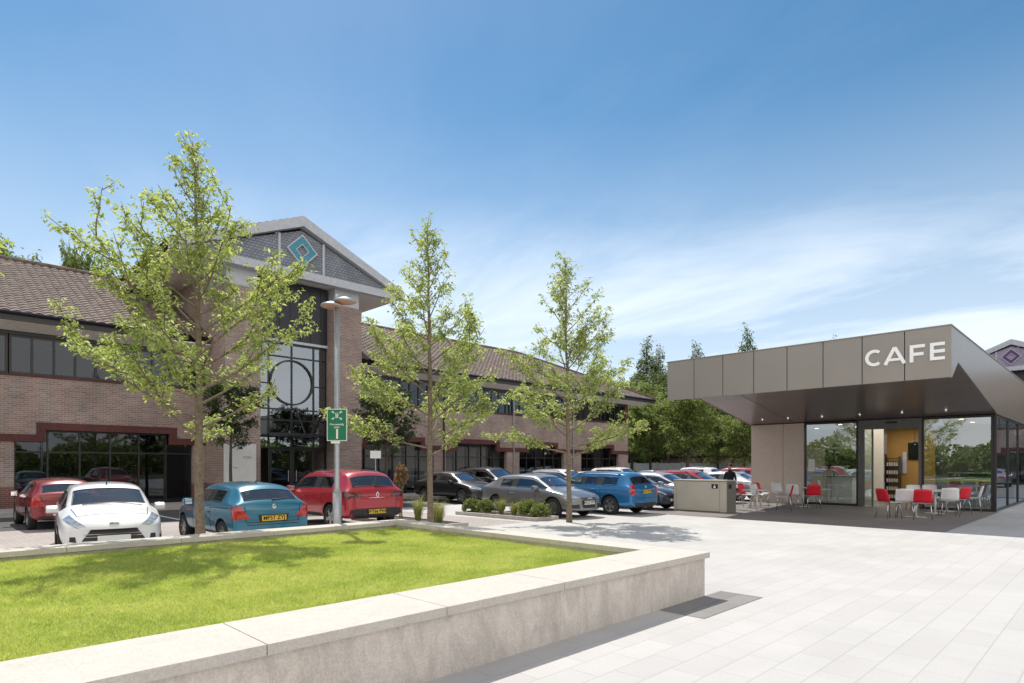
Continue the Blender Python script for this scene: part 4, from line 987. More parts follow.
P_WHITE = paint('white_car_paint', (0.74, 0.75, 0.77)); P_BLUE = paint('teal_blue_car_paint', (0.02, 0.165, 0.26), 0.25)
P_RED = paint('red_car_paint', (0.42, 0.012, 0.025), 0.1); P_DRED = paint('dark_red_car_paint', (0.24, 0.012, 0.018), 0.1)
P_BLACK = paint('black_car_paint', (0.012, 0.012, 0.014)); P_GREY = paint('grey_car_paint', (0.21, 0.215, 0.225), 0.4)
P_BLUE2 = paint('bright_blue_car_paint', (0.012, 0.15, 0.36), 0.3); P_NAVY = paint('navy_car_paint', (0.02, 0.03, 0.075), 0.2)
P_SILVER = paint('silver_car_paint', (0.45, 0.46, 0.48), 0.6)

def hatch_st(L, hw, H, zb=0.24, tail=0.42, sill=0.0, hood=0.98, belt=0.92, rw=0.62, arr=None):
    return [
        (0.00, 0.84, 0.76, hw * 0.87, rw * 0.92, zb + 0.08, '', ''),
        (0.045, 0.985, 0.92, hw * 0.955, rw * 0.97, zb + 0.03, '', ''),
        (0.10, 1.03, 0.95, hw * 0.97, rw, zb + 0.02, '', 'g'),
        (tail - 0.06, H - 0.13, belt + 0.03, hw * 0.985, rw * 0.92, zb, '', ''),
        (tail + 0.06, H - 0.065, belt + 0.03, hw * 0.99, rw * 0.93, zb, '', ''),
        (tail + 0.28, H - 0.035, belt + 0.02, hw, rw * 0.95, zb, 'g', ''),
        (L * 0.37, H - 0.005, belt, hw, rw * 0.97, zb, 'p', ''),
        (L * 0.37 + 0.08, H, belt, hw, rw * 0.97, zb, 'g', ''),
        (L * 0.555, H - 0.03, belt - 0.01, hw, rw * 0.95, zb, 'g', ''),
        (L * 0.585, H - 0.06, belt - 0.015, hw, rw * 0.95, zb, 'g', 'g'),
        (L * 0.755, hood + 0.02, belt - 0.03, hw * 0.995, rw * 1.06, zb, '', ''),
        (L * 0.79, hood - 0.015, belt - 0.05, hw * 0.99, rw * 1.04, zb, '', ''),
        (L * 0.90, hood - 0.10, belt - 0.13, hw * 0.97, rw * 0.98, zb - 0.01, '', ''),
        (L * 0.965, hood - 0.22, belt - 0.24, hw * 0.91, rw * 0.88, zb - 0.02, '', ''),
        (L * 1.0, hood - 0.36, belt - 0.36, hw * 0.78, rw * 0.76, zb, '', '')]
def q(c, d, **k): return dict(c=c, d=d, **k)

# white supermini, seen from the front
L = 3.97; hw = 0.86
S_white = dict(L=L, hw=hw, st=hatch_st(L, hw, 1.48), wheels=(0.68, 3.17), wr=0.305, paint=P_WHITE, spokes=8, belt=0.86, seams=(-0.62, 0.42), handles=(-0.42,), mirror=0.62,
    plates=[(L / 2, 0.42, 1, 'plate_w', None), (-L / 2, 0.80, -1, 'plate_y', None)], aerial=(0.28, 0.32), front_wipers=1.03, rear_wiper=1.03, badges=[(1, 0.70, 'oval'), (-1, 0.9, 'oval')],
    patches=[('headlight', 'headlamp', [q([(L / 2 - 0.42, 0.80, 0.80), (L / 2 - 0.10, 0.55, 0.62), (L / 2 - 0.08, 0.42, 0.66), (L / 2 - 0.48, 0.74, 0.90)], (1, 0.75, 0.35), sym=True)]),
        ('grille', 'car_trim', [q([(L / 2, -0.50, 0.38), (L / 2, 0.50, 0.38), (L / 2, 0.36, 0.60), (L / 2, -0.36, 0.60)], (1, 0, 0), nu=14, off=0.008)]),
        ('fog_lamp_recess', 'car_trim', [q([(L / 2, 0.60, 0.36), (L / 2, 0.72, 0.38), (L / 2, 0.71, 0.47), (L / 2, 0.62, 0.47)], (1, 0.3, 0), sym=True)]),
        ('grille_bar', 'chrome', [q([(L / 2, -0.47, 0.45 + dz), (L / 2, 0.47, 0.45 + dz), (L / 2, 0.47, 0.46 + dz), (L / 2, -0.47, 0.46 + dz)], (1, 0, 0), nu=14, nv=1, off=0.014) for dz in (0, 0.05)]),
        ('tail_light', 'tail_red', [q([(-L / 2, 0.80, 0.78), (-L / 2, 0.60, 0.80), (-L / 2, 0.66, 0.98), (-L / 2, 0.84, 1.0)], (-1, 0.6, 0), sym=True)])])
# blue three door hatch, seen from the rear
L = 3.84; hw = 0.84
S_blue = dict(L=L, hw=hw, st=hatch_st(L, hw, 1.43, tail=0.50, rw=0.60), wheels=(0.70, 3.13), wr=0.30, paint=P_BLUE, spokes=7, belt=0.86, seams=(-0.62, 0.48), handles=(-0.45,), mirror=0.62,
    plates=[(-L / 2, 0.66, -1, 'plate_y', 'MF57 ZYJ'), (L / 2, 0.40, 1, 'plate_w', None)], aerial=(-1.0, 0.06), rear_wiper=1.05, front_wipers=1.0, badges=[(-1, 0.90, 'round')],
    patches=[('tail_light', 'tail_red', [q([(-L / 2 + 0.12, 0.82, 0.64), (-L / 2, 0.50, 0.66), (-L / 2, 0.70, 0.94), (-L / 2 + 0.18, 0.84, 0.98)], (-1, 0.7, 0.1), sym=True, nu=10)]),
        ('headlight', 'headlamp', [q([(L / 2 - 0.40, 0.78, 0.74), (L / 2 - 0.08, 0.50, 0.60), (L / 2 - 0.06, 0.40, 0.66), (L / 2 - 0.46, 0.72, 0.86)], (1, 0.75, 0.35), sym=True)]),
        ('grille', 'car_trim', [q([(L / 2, -0.45, 0.33), (L / 2, 0.45, 0.33), (L / 2, 0.38, 0.48), (L / 2, -0.38, 0.48)], (1, 0, 0), nu=12)]),
        ('plate_recess', 'car_trim', [q([(-L / 2, 0.30, 0.59), (-L / 2, -0.30, 0.59), (-L / 2, -0.33, 0.735), (-L / 2, 0.33, 0.735)], (-1, 0, 0), off=0.003)]),
        ('bumper_strip', 'car_trim', [q([(-L / 2, 0.55, 0.52), (-L / 2, -0.55, 0.52), (-L / 2, -0.55, 0.535), (-L / 2, 0.55, 0.535)], (-1, 0, 0), off=0.004, nu=12, nv=1)]),
        ('rear_bumper', 'car_trim', [q([(-L / 2, 0.62, 0.33), (-L / 2, -0.62, 0.33), (-L / 2, -0.66, 0.40), (-L / 2, 0.66, 0.40)], (-1, 0, 0), off=0.004, nu=12)])])
# red crossover, seen from the rear
L = 4.42; hw = 0.92
stS = [(x * 1.0, T * 1.0, B_, W, Wr, zb_2, a, b) for (x, T, B_, W, Wr, zb_2, a, b) in hatch_st(L, hw, 1.60, zb=0.30, tail=0.46, hood=1.08, belt=1.02, rw=0.66)]
stS[0] = (0.0, 0.92, 0.86, hw * 0.87, 0.60, 0.40, '', ''); stS[1] = (0.045, 1.05, 0.98, hw * 0.955, 0.64, 0.34, '', ''); stS[2] = (0.11, 1.12, 1.03, hw * 0.965, 0.66, 0.32, '', 'g')
S_suv = dict(L=L, hw=hw, st=stS, wheels=(0.84, 3.50), wr=0.345, paint=P_RED, spokes=5, belt=0.97, seams=(-1.0, -0.12, 0.72), handles=(-0.85, 0.05), mirror=0.72,
    plates=[(-L / 2, 0.50, -1, 'plate_y', 'WT66 PWL'), (L / 2, 0.50, 1, 'plate_w', None)], aerial=(-1.45, 0.07), rear_wiper=1.14, badges=[(-1, 0.93, 'diamond')], rails=(-1.45, 0.2), rail_y=0.60,
    patches=[('tail_light', 'tail_smoke', [q([(-L / 2 + 0.15, 0.88, 0.84), (-L / 2, 0.42, 0.86), (-L / 2, 0.44, 0.98), (-L / 2 + 0.2, 0.9, 1.02)], (-1, 0.6, 0.1), sym=True, nu=12)]),
        ('headlight', 'headlamp', [q([(L / 2 - 0.42, 0.84, 0.82), (L / 2 - 0.08, 0.50, 0.74), (L / 2 - 0.06, 0.44, 0.82), (L / 2 - 0.46, 0.80, 0.94)], (1, 0.75, 0.35), sym=True)]),
        ('grille', 'car_trim', [q([(L / 2, -0.42, 0.66), (L / 2, 0.42, 0.66), (L / 2, 0.38, 0.76), (L / 2, -0.38, 0.76)], (1, 0, 0), nu=12), q([(L / 2, -0.5, 0.36), (L / 2, 0.5, 0.36), (L / 2, 0.44, 0.46), (L / 2, -0.44, 0.46)], (1, 0, 0), nu=12)]),
        ('rear_bumper', 'car_trim', [q([(-L / 2, 0.80, 0.38), (-L / 2, -0.80, 0.38), (-L / 2, -0.74, 0.57), (-L / 2, 0.74, 0.57)], (-1, 0, 0), off=0.005, nu=14)]),
        ('boot_lettering', 'chrome', [q([(-L / 2, 0.25, 0.845), (-L / 2, -0.25, 0.845), (-L / 2, -0.25, 0.862), (-L / 2, 0.25, 0.862)], (-1, 0, 0), off=0.004, nu=12, nv=1)]),
        ('sill_trim', 'car_trim', [q([(-1.0, hw, 0.34), (0.95, hw, 0.34), (0.95, hw, 0.44), (-1.0, hw, 0.44)], (0, 1, 0), sym=True, nu=14, off=0.004)])])
# grey three door hatch, seen from the front side
L = 4.26; hw = 0.885
S_grey = dict(L=L, hw=hw, st=hatch_st(L, hw, 1.42, tail=0.62, hood=0.96, belt=0.90, rw=0.61), wheels=(0.80, 3.40), wr=0.32, paint=P_GREY, spokes=10, belt=0.86, seams=(-0.72, 0.55), handles=(-0.50,), mirror=0.60,
    plates=[(L / 2, 0.50, 1, 'plate_w', 'WU15 NTY'), (-L / 2, 0.72, -1, 'plate_y', None)], front_wipers=1.1, rear_wiper=1.05, badges=[(1, 0.63, 'rings')], handle_mat=P_SILVER,
    patches=[('headlight', 'headlamp', [q([(L / 2 - 0.36, 0.84, 0.66), (L / 2 - 0.06, 0.44, 0.60), (L / 2 - 0.06, 0.40, 0.69), (L / 2 - 0.44, 0.80, 0.80)], (1, 0.75, 0.3), sym=True)]),
        ('grille', 'car_trim', [q([(L / 2, -0.30, 0.33), (L / 2, 0.30, 0.33), (L / 2, 0.38, 0.66), (L / 2, -0.38, 0.66)], (1, 0, 0), nu=12, off=0.006)]),
        ('grille_surround', 'chrome', [q([(L / 2, -0.39, 0.665), (L / 2, 0.39, 0.665), (L / 2, 0.39, 0.68), (L / 2, -0.39, 0.68)], (1, 0, 0), nu=12, nv=1, off=0.01)]),
        ('air_intake', 'car_trim', [q([(L / 2, 0.46, 0.32), (L / 2, 0.76, 0.34), (L / 2, 0.78, 0.44), (L / 2, 0.48, 0.46)], (1, 0.3, 0), sym=True)]),
        ('window_trim', 'chrome', [q([(-1.2, hw, 0.905), (0.95, hw, 0.905), (0.95, hw, 0.92), (-1.2, hw, 0.92)], (0, 1, 0), sym=True, nu=14, nv=1, off=0.003)]),
        ('tail_light', 'tail_red', [q([(-L / 2, 0.82, 0.72), (-L / 2, 0.45, 0.74), (-L / 2, 0.45, 0.86), (-L / 2, 0.84, 0.88)], (-1, 0.6, 0), sym=True)])])
# bright blue estate, seen from the rear side
L = 4.54; hw = 0.88
stE = hatch_st(L, hw, 1.49, tail=0.40, hood=0.99, belt=0.93, rw=0.62)
stE = stE[:5] + [(0.56, 1.47, 0.95, hw, 0.60, 0.24, 'g', ''), (1.38, 1.485, 0.94, hw, 0.61, 0.24, 'p', ''), (1.46, 1.487, 0.94, hw, 0.61, 0.24, 'g', ''), (2.12, 1.49, 0.93, hw, 0.61, 0.24, 'p', ''), (2.20, 1.49, 0.93, hw, 0.61, 0.24, 'g', '')] + stE[8:]
S_est = dict(L=L, hw=hw, st=stE, wheels=(0.92, 3.58), wr=0.325, paint=P_BLUE2, spokes=5, belt=0.87, seams=(-0.95, -0.10, 0.80), handles=(-0.72, 0.12), mirror=0.80,
    plates=[(-L / 2, 0.80, -1, 'plate_y', 'EK10 OVZ'), (L / 2, 0.42, 1, 'plate_w', None)], rear_wiper=1.08, aerial=(-1.2, 0.12), rails=(-1.75, 0.3), rail_y=0.60, badges=[(-1, 0.95, 'round'), (1, 0.68, 'round')],
    patches=[('tail_light', 'tail_red', [q([(-L / 2 + 0.05, 0.85, 0.68), (-L / 2, 0.66, 0.70), (-L / 2, 0.66, 1.02), (-L / 2 + 0.08, 0.84, 1.04)], (-1, 0.7, 0.0), sym=True)]),
        ('headlight', 'headlamp', [q([(L / 2 - 0.36, 0.82, 0.68), (L / 2 - 0.06, 0.44, 0.60), (L / 2 - 0.06, 0.40, 0.72), (L / 2 - 0.44, 0.78, 0.84)], (1, 0.75, 0.3), sym=True)]),
        ('grille', 'car_trim', [q([(L / 2, -0.40, 0.58), (L / 2, 0.40, 0.58), (L / 2, 0.38, 0.66), (L / 2, -0.38, 0.66)], (1, 0, 0), nu=12), q([(L / 2, -0.5, 0.30), (L / 2, 0.5, 0.30), (L / 2, 0.46, 0.42), (L / 2, -0.46, 0.42)], (1, 0, 0), nu=12)]),
        ('rear_bumper', 'car_trim', [q([(-L / 2, 0.62, 0.32), (-L / 2, -0.62, 0.32), (-L / 2, -0.66, 0.42), (-L / 2, 0.66, 0.42)], (-1, 0, 0), off=0.004, nu=12)]),
        ('side_moulding', 'car_trim', [q([(-1.0, hw, 0.52), (1.0, hw, 0.52), (1.0, hw, 0.55), (-1.0, hw, 0.55)], (0, 1, 0), sym=True, nu=14, nv=1, off=0.005)])])
# saloon
L = 4.52; hw = 0.90
stN = [(0.0, 0.82, 0.74, hw * 0.86, 0.56, 0.34, '', ''), (0.05, 0.96, 0.88, hw * 0.95, 0.60, 0.28, '', ''), (0.30, 1.02, 0.92, hw * 0.98, 0.64, 0.25, '', ''), (0.52, 1.05, 0.93, hw * 0.99, 0.64, 0.24, '', 'g'),
       (1.05, 1.34, 0.93, hw, 0.56, 0.24, '', ''), (1.18, 1.38, 0.93, hw, 0.57, 0.24, 'g', ''), (1.80, 1.43, 0.92, hw, 0.58, 0.24, 'p', ''), (1.88, 1.432, 0.92, hw, 0.58, 0.24, 'g', '')] + hatch_st(L, hw, 1.43, rw=0.60)[8:]
S_sal = dict(L=L, hw=hw, st=stN, wheels=(0.92, 3.62), wr=0.32, paint=P_BLACK, spokes=5, belt=0.86, seams=(-0.95, -0.25, 0.62), handles=(-0.80, -0.05), mirror=0.72,
    plates=[(L / 2, 0.42, 1, 'plate_w', None), (-L / 2, 0.70, -1, 'plate_y', None)], front_wipers=1.2, badges=[(1, 0.66, 'round')],
    patches=[('headlight', 'headlamp', [q([(L / 2 - 0.36, 0.84, 0.66), (L / 2 - 0.06, 0.44, 0.60), (L / 2 - 0.06, 0.40, 0.70), (L / 2 - 0.44, 0.80, 0.82)], (1, 0.75, 0.3), sym=True)]),
        ('grille', 'car_trim', [q([(L / 2, -0.36, 0.54), (L / 2, 0.36, 0.54), (L / 2, 0.36, 0.66), (L / 2, -0.36, 0.66)], (1, 0, 0), nu=12), q([(L / 2, -0.6, 0.30), (L / 2, 0.6, 0.30), (L / 2, 0.56, 0.38), (L / 2, -0.56, 0.38)], (1, 0, 0), nu=12)]),
        ('tail_light', 'tail_red', [q([(-L / 2, 0.82, 0.74), (-L / 2, 0.45, 0.76), (-L / 2, 0.45, 0.88), (-L / 2, 0.84, 0.90)], (-1, 0.6, 0), sym=True)])])
GP = 'cars parked in the office car park'
UP, DN = pi / 2, -pi / 2      # nose towards the building / towards the lawn
def car0(spec, name, x, y, h, label):
    r = empty(name, (0, 0, 0), label=label, cat='car', group=GP); build_car(spec, r); r.location = (x, y, 0); r.rotation_euler = (0, 0, h); return r
c_white = car0(S_white, 'parked_car', 3.02, 14.8, DN - 0.13, 'small white hatchback facing the lawn, nearest the left edge of the photo')
c_white.scale = (0.97, 0.97, 0.92)
c_blue = car0(S_blue, 'parked_car', 5.43, 14.15, UP, 'teal blue three-door hatchback with yellow rear plate behind the first tree trunk')
c_blue.scale = (0.97, 0.97, 0.95)
c_suv = car0(S_suv, 'parked_car', 8.83, 16.0, UP, 'glossy red crossover with roof rails, tailgate towards the lawn behind the lamp post')
c_grey = car0(S_grey, 'parked_car', 15.64, 14.25, DN, 'metallic grey hatchback facing the plaza, half behind the third tree trunk')
c_est = car0(S_est, 'parked_car', 18.06, 13.85, UP, 'bright blue estate car with roof rails beside the grey hatchback')
c_sal = car0(S_sal, 'parked_car', 18.35, 22.0, DN, 'black saloon facing the lawn in the row along the office wall')
def car(src, x, y, h, label, p=None):
    r = copy_tree(src, skip=('lettering',)); r.location = (x, y, 0); r.rotation_euler = (0, 0, h); r['label'] = label
    if p:
        for ch in r.children:
            if ch.name.split('.')[0] in ('body', 'door_mirror', 'door_handle'):
                ch.material_slots[0].link = 'OBJECT'; ch.material_slots[0].material = p
    return r
car(c_blue, 3.2, 21.6, UP, 'dark red hatchback parked nose-in at the office wall behind the white hatchback', P_DRED)
car(c_suv, 21.0, 22.4, DN, 'black crossover parked right beside the black saloon', P_BLACK)
car(c_sal, 13.1, 23.0, DN, 'small black hatchback by the entrance pillar, half hidden by the red crossover', P_BLACK)
car(c_white, 20.75, 14.0, DN, 'small navy hatchback facing the plaza between the bright blue estate and the bin enclosure', P_NAVY)
car(c_grey, 23.4, 14.3, DN, 'silver hatchback with its roof just above the bin enclosure', P_SILVER)
car(c_est, 26.2, 14.4, DN, 'red estate car showing above the right part of the bin enclosure', P_RED)
car(c_sal, 28.9, 14.3, UP, 'silver saloon next to the cafe end wall in the near row', P_SILVER)
car(c_est, 26.4, 22.3, DN, 'white estate car parked at the office wall behind the bright blue estate', P_WHITE)
car(c_blue, 24.0, 22.3, UP, 'dark blue hatchback at the office wall, seen over the grey hatchback', P_NAVY)
car(c_white, 29.2, 22.2, DN, 'silver supermini at the office wall behind the roof of the blue estate', P_SILVER)
car(c_suv, 32.0, 22.4, DN, 'white crossover at the office wall above the blue estate roof', P_WHITE)
car(c_grey, 34.8, 22.2, UP, 'black hatchback at the office wall, fourth from its far corner', P_BLACK)
car(c_white, 37.6, 22.2, DN, 'white supermini at the office wall, near its far corner', P_WHITE)
car(c_suv, 40.4, 22.2, UP, 'white off-roader just past the far corner of the brick office', P_WHITE)
car(c_sal, 43.3, 22.4, DN, 'grey saloon beyond the far corner of the brick office', P_GREY)
car(c_grey, 46.4, 22.3, UP, 'dark green-grey hatchback under the round trees', P_GREY)
car(c_est, 49.4, 22.2, DN, 'white estate car with a red neighbour beneath the round trees', P_WHITE)
car(c_blue, 52.3, 22.3, UP, 'red hatchback beneath the far round trees', P_RED)
car(c_white, 55.1, 22.2, DN, 'pale blue supermini in the far bays left of the cafe wall', P_BLUE2)
car(c_suv, 58.0, 22.3, DN, 'grey crossover, farthest car left of the cafe wall', P_GREY)
for i, (x, c_, p_, w_) in enumerate(((36.6, c_suv, P_RED, 'red crossover in the middle bays left of the cafe'), (39.4, c_white, P_WHITE, 'white supermini in the middle bays left of the cafe'), (42.2, c_grey, P_SILVER, 'silver hatchback in the middle bays left of the cafe'))):
    car(c_, x, 17.2, DN if i % 2 else UP, w_, p_)

for i, (y, c_, p_, w_) in enumerate(((-0.5, c_sal, P_GREY, 'grey saloon before the distant gabled office, mirrored in the cafe side glass'), (-3.2, c_white, P_DRED, 'dark red supermini before the distant gabled office, mirrored in the cafe side glass'), (-5.9, c_grey, P_WHITE, 'white hatchback before the distant gabled office, mirrored in the cafe side glass'))):
    car(c_, 60.5, y, pi if i % 2 else 0, w_, p_)

# ------------------------------------------------------------------ trees
def tree_mesh(H, crown_lo, spread, nb, leaves, leaf, seed, trunk_r, shape='open', up=0.75, droop=0.5):
    rnd = random.Random(seed); wood = MB(); V = []; Fc = []
    base = []
    nseg = 12; wx = wy = 0
    for i in range(nseg + 1):
        t = i / nseg; base.append(Vector((wx, wy, H * t * 0.97))); wx += rnd.gauss(0, 0.014) * H / 7; wy += rnd.gauss(0, 0.014) * H / 7
    rad = [trunk_r * (1 - t / nseg) ** 0.8 * (1.25 if t == 0 else 1) + 0.006 for t in range(nseg + 1)]
    wood.tube(base, rad, 10)
    def trunk_at(z):
        t = max(0, min(0.999, z / (H * 0.97))) * nseg; i = int(t); return base[i].lerp(base[i + 1], t - i), trunk_r * (1 - t / nseg) ** 0.8 + 0.006
    segs = []    # (p0,p1, weight)
    def limb(p, d, L_, r, depth):
        n = 6; pts = [p]; cur = p.copy(); dd = d.normalized()
        for i in range(n):
            dd = (dd + Vector((rnd.gauss(0, 0.09), rnd.gauss(0, 0.09), rnd.gauss(0.05, 0.06)))).normalized()
            cur = cur + dd * L_ / n; pts.append(cur.copy())
        wood.tube(pts, [r * (1 - i / (n + 1)) + 0.003 for i in range(n + 1)], 5 if depth else 6, caps=False)
        for i in range(1 if depth else 2, n): segs.append((pts[i], pts[i + 1], L_ / n * (1.2 if depth else 0.7)))
        if depth < 2 and L_ > 0.35:
            k = max(2, int(L_ * (2.6 if depth == 0 else 2.0)))
            for j in range(k):
                t = 0.25 + 0.7 * (j + rnd.random()) / k; i = min(n - 1, int(t * n)); b = pts[i].lerp(pts[i + 1], t * n - i)
                side = dd.cross(Vector((0, 0, 1))).normalized() * rnd.choice((-1, 1)) if dd.cross(Vector((0, 0, 1))).length > 0.1 else Vector((1, 0, 0))
                nd = (dd * 0.75 + side * rnd.uniform(0.35, 0.9) + Vector((0, 0, rnd.uniform(-0.25, 0.45)))).normalized()
                limb(b, nd, L_ * rnd.uniform(0.28, 0.5) * (1.15 - t * 0.5), r * 0.45, depth + 1)
    for i in range(nb):
        t = (i + 0.3) / nb; z = H * (crown_lo + (0.97 - crown_lo) * t ** 0.9)
        if shape == 'open': ln = spread * (0.10 + 0.90 * (1 - t) ** 1.15) * (0.72 + 0.28 * min(1, t * 6)) * rnd.uniform(0.62, 1.15)
        elif shape == 'round': ln = spread * sqrt(max(0.1, 1 - (2 * t - 0.9) ** 2)) * rnd.uniform(0.75, 1.05)
        elif shape == 'conifer': ln = spread * (1.02 - t) * rnd.uniform(0.75, 1.1)
        else: ln = spread * (sqrt(max(0.12, 1 - (1.8 * t - 0.75) ** 2))) * rnd.uniform(0.8, 1.1)
        a = i * 2.39996 + rnd.uniform(-0.4, 0.4); p, r = trunk_at(z)
        u = up * rnd.uniform(0.6, 1.3) * ((0.30 + 1.25 * t) if shape == 'open' else (0.75 + 0.7 * t))
        limb(p, Vector((cos(a), sin(a), u)), max(0.2, ln), min(r * 0.36, 0.026 * H / 7), 0)
    segs.append((trunk_at(H * 0.9)[0], base[-1], 1.0)); segs.append((trunk_at(H * 0.8)[0], trunk_at(H * 0.9)[0], 0.8))
    tot = sum(s[2] for s in segs)
    for p0, p1, wgt in segs:
        k = leaves * wgt / tot; k = int(k) + (rnd.random() < k - int(k)); ctr = None
        for q_ in range(k):
            if q_ % 5 == 0: ctr = p0.lerp(p1, rnd.random()) + Vector((rnd.gauss(0, 1), rnd.gauss(0, 1), rnd.gauss(-0.2, 0.7))) * leaf * 0.75
            p = ctr + Vector((rnd.gauss(0, 1), rnd.gauss(0, 1), rnd.gauss(0, 1))) * leaf * 0.22
            s = leaf * rnd.uniform(0.6, 1.25); a = rnd.uniform(0, 2 * pi)
            d = Vector((cos(a), sin(a), -droop * rnd.uniform(0.0, 2.2))).normalized()
            n_ = Vector((rnd.gauss(0, 0.5), rnd.gauss(0, 0.5), 1)).normalized(); sd_ = d.cross(n_).normalized(); up_ = sd_.cross(d)
            k0 = len(V)
            V.extend([tuple(p), tuple(p + d * s * 0.5 + sd_ * s * 0.22 + up_ * s * 0.08), tuple(p + d * s), tuple(p + d * s * 0.5 - sd_ * s * 0.22 + up_ * s * 0.08)])
            Fc.append((k0, k0 + 1, k0 + 2)); Fc.append((k0, k0 + 2, k0 + 3))
    return wood, V, Fc
def make_tree(name, label, x, y, H, cl, spread, nb, leaves, leaf, seed, tr, mat, bark, shape, group, up=0.75, cat='tree', rz=0):
    wood, V, Fc = tree_mesh(H, cl, spread, nb, leaves, leaf, seed, tr, shape, up)
    r = empty(name, (x, y, 0), rz, label=label, cat=cat, group=group)
    wood.build('trunk', M[bark], r, smooth=True)
    me = bpy.data.meshes.new('crown'); me.from_pydata(V, [], Fc); me.materials.append(M[mat]); link('crown', me, r)
    return r
GT = 'young trees in a row behind the lawn wall'
make_tree('young_tree', 'young leafy tree mostly outside the left edge, only branch tips showing', -1.2, 11.9, 7.4, 0.30, 4.1, 34, 9000, 0.12, 11, 0.08, 'leaf', 'bark', 'open', GT)
make_tree('young_tree', 'largest young tree, sunlit leaves before the left brick wing beside the blue hatchback', 3.83, 11.6, 7.65, 0.26, 3.1, 46, 18500, 0.088, 8, 0.080, 'leaf', 'bark', 'open', GT, 0.95, rz=1.1)
make_tree('young_tree', 'slender young tree just right of the red crossover and the lamp post', 8.87, 11.6, 7.7, 0.24, 2.75, 42, 15500, 0.096, 24, 0.070, 'leaf', 'bark', 'open', GT, 0.85)
make_tree('young_tree', 'young tree rising from the paving in front of the grey hatchback', 14.1, 11.7, 8.1, 0.22, 3.0, 44, 16500, 0.104, 31, 0.074, 'leaf', 'bark', 'open', GT, 0.85)
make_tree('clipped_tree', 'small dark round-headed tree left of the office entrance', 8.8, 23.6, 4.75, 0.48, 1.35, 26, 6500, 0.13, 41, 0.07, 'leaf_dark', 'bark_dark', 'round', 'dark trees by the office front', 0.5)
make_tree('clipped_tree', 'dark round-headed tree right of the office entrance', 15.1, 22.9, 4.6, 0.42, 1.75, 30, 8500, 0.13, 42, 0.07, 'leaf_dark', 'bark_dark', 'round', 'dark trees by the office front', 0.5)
# background trees: three kinds built once, then copied
GB = 'mature trees beyond the car park'
broad = make_tree('broadleaf_tree', 'broad round green tree in full leaf just left of the cafe roof overhang', *at(688, 54), 8.0, 0.26, 3.3, 36, 11000, 0.30, 51, 0.16, 'leaf_mid', 'bark_dark', 'round', GB, 0.5)
conif = make_tree('conifer_tree', 'tallest dark conifer left of the cafe roof', *at(646, 82), 19.5, 0.10, 5.2, 95, 34000, 0.36, 52, 0.25, 'leaf_conifer', 'bark_dark', 'conifer', GB, 0.15)
def dup_tree(src, px, D, s, label, rz=0.0, sz=None, pos=None):
    r = copy_tree(src); x, y = pos if pos else at(px, D); r.location = (x, y, 0); r.scale = (s, s, sz or s); r.rotation_euler = (0, 0, rz); r['label'] = label; return r
dup_tree(broad, 651, 60, 0.95, 'round tree just past the far corner of the brick office', 1.0)
dup_tree(broad, 632, 66, 1.25, 'broad tree rising behind the far end of the brick office roof', 2.2)
dup_tree(broad, 718, 62, 0.80, 'small round tree between the big round tree and the cafe wall', 2.0)
dup_tree(broad, 744, 58, 0.75, 'small round tree touching the cafe wall in the photo', 3.0)
dup_tree(broad, 668, 74, 1.55, 'large tree filling the gap below the conifer tops', 4.0)
dup_tree(broad, 702, 78, 1.5, 'large tree behind the round tree left of the cafe', 5.0)
dup_tree(broad, 733, 66, 1.3, 'shaded tree behind the small round trees left of the cafe wall', 5.5)
dup_tree(conif, 659, 84, 0.92, 'pale narrow conifer right of the tallest one', 1.0, 0.96)
dup_tree(conif, 634, 84, 0.80, 'narrow conifer left of the tallest one', 2.1, 0.72)
dup_tree(conif, 697, 96, 1.0, 'conifer tip showing above the left end of the cafe roof', 2.0, 1.12)
dup_tree(conif, 748, 100, 1.1, 'conifer tip above the middle of the cafe roof', 3.0, 1.30)
dup_tree(conif, 834, 118, 1.0, 'faint conifer tip above the cafe roof left of the lettering', 4.0, 1.39)
dup_tree(conif, 620, 92, 1.0, 'conifer half hidden by the third young tree', 5.0, 0.8)
dup_tree(conif, 604, 98, 1.0, 'conifer behind the far hip of the office roof', 6.0, 0.82)
dup_tree(broad, 4, 58, 1.15, 'rounded tree top above the left end of the office roof', 1.2, 2.7)
dup_tree(broad, 82, 60, 0.8, 'loose tree top above the office roof behind the largest young tree', 2.6, 2.75)
dup_tree(broad, 985, 90, 1.5, 'tree top behind the roof of the distant gabled office', 2.6, 1.95)
for nm_ in ('large tree filling', 'large tree behind', 'shaded tree behind'):
    for o in list(bpy.data.objects):
        if str(o.get('label', '')).startswith(nm_):
            for ch in o.children:
                if ch.name.startswith('crown'): ch.material_slots[0].link = 'OBJECT'; ch.material_slots[0].material = M['leaf_conifer']
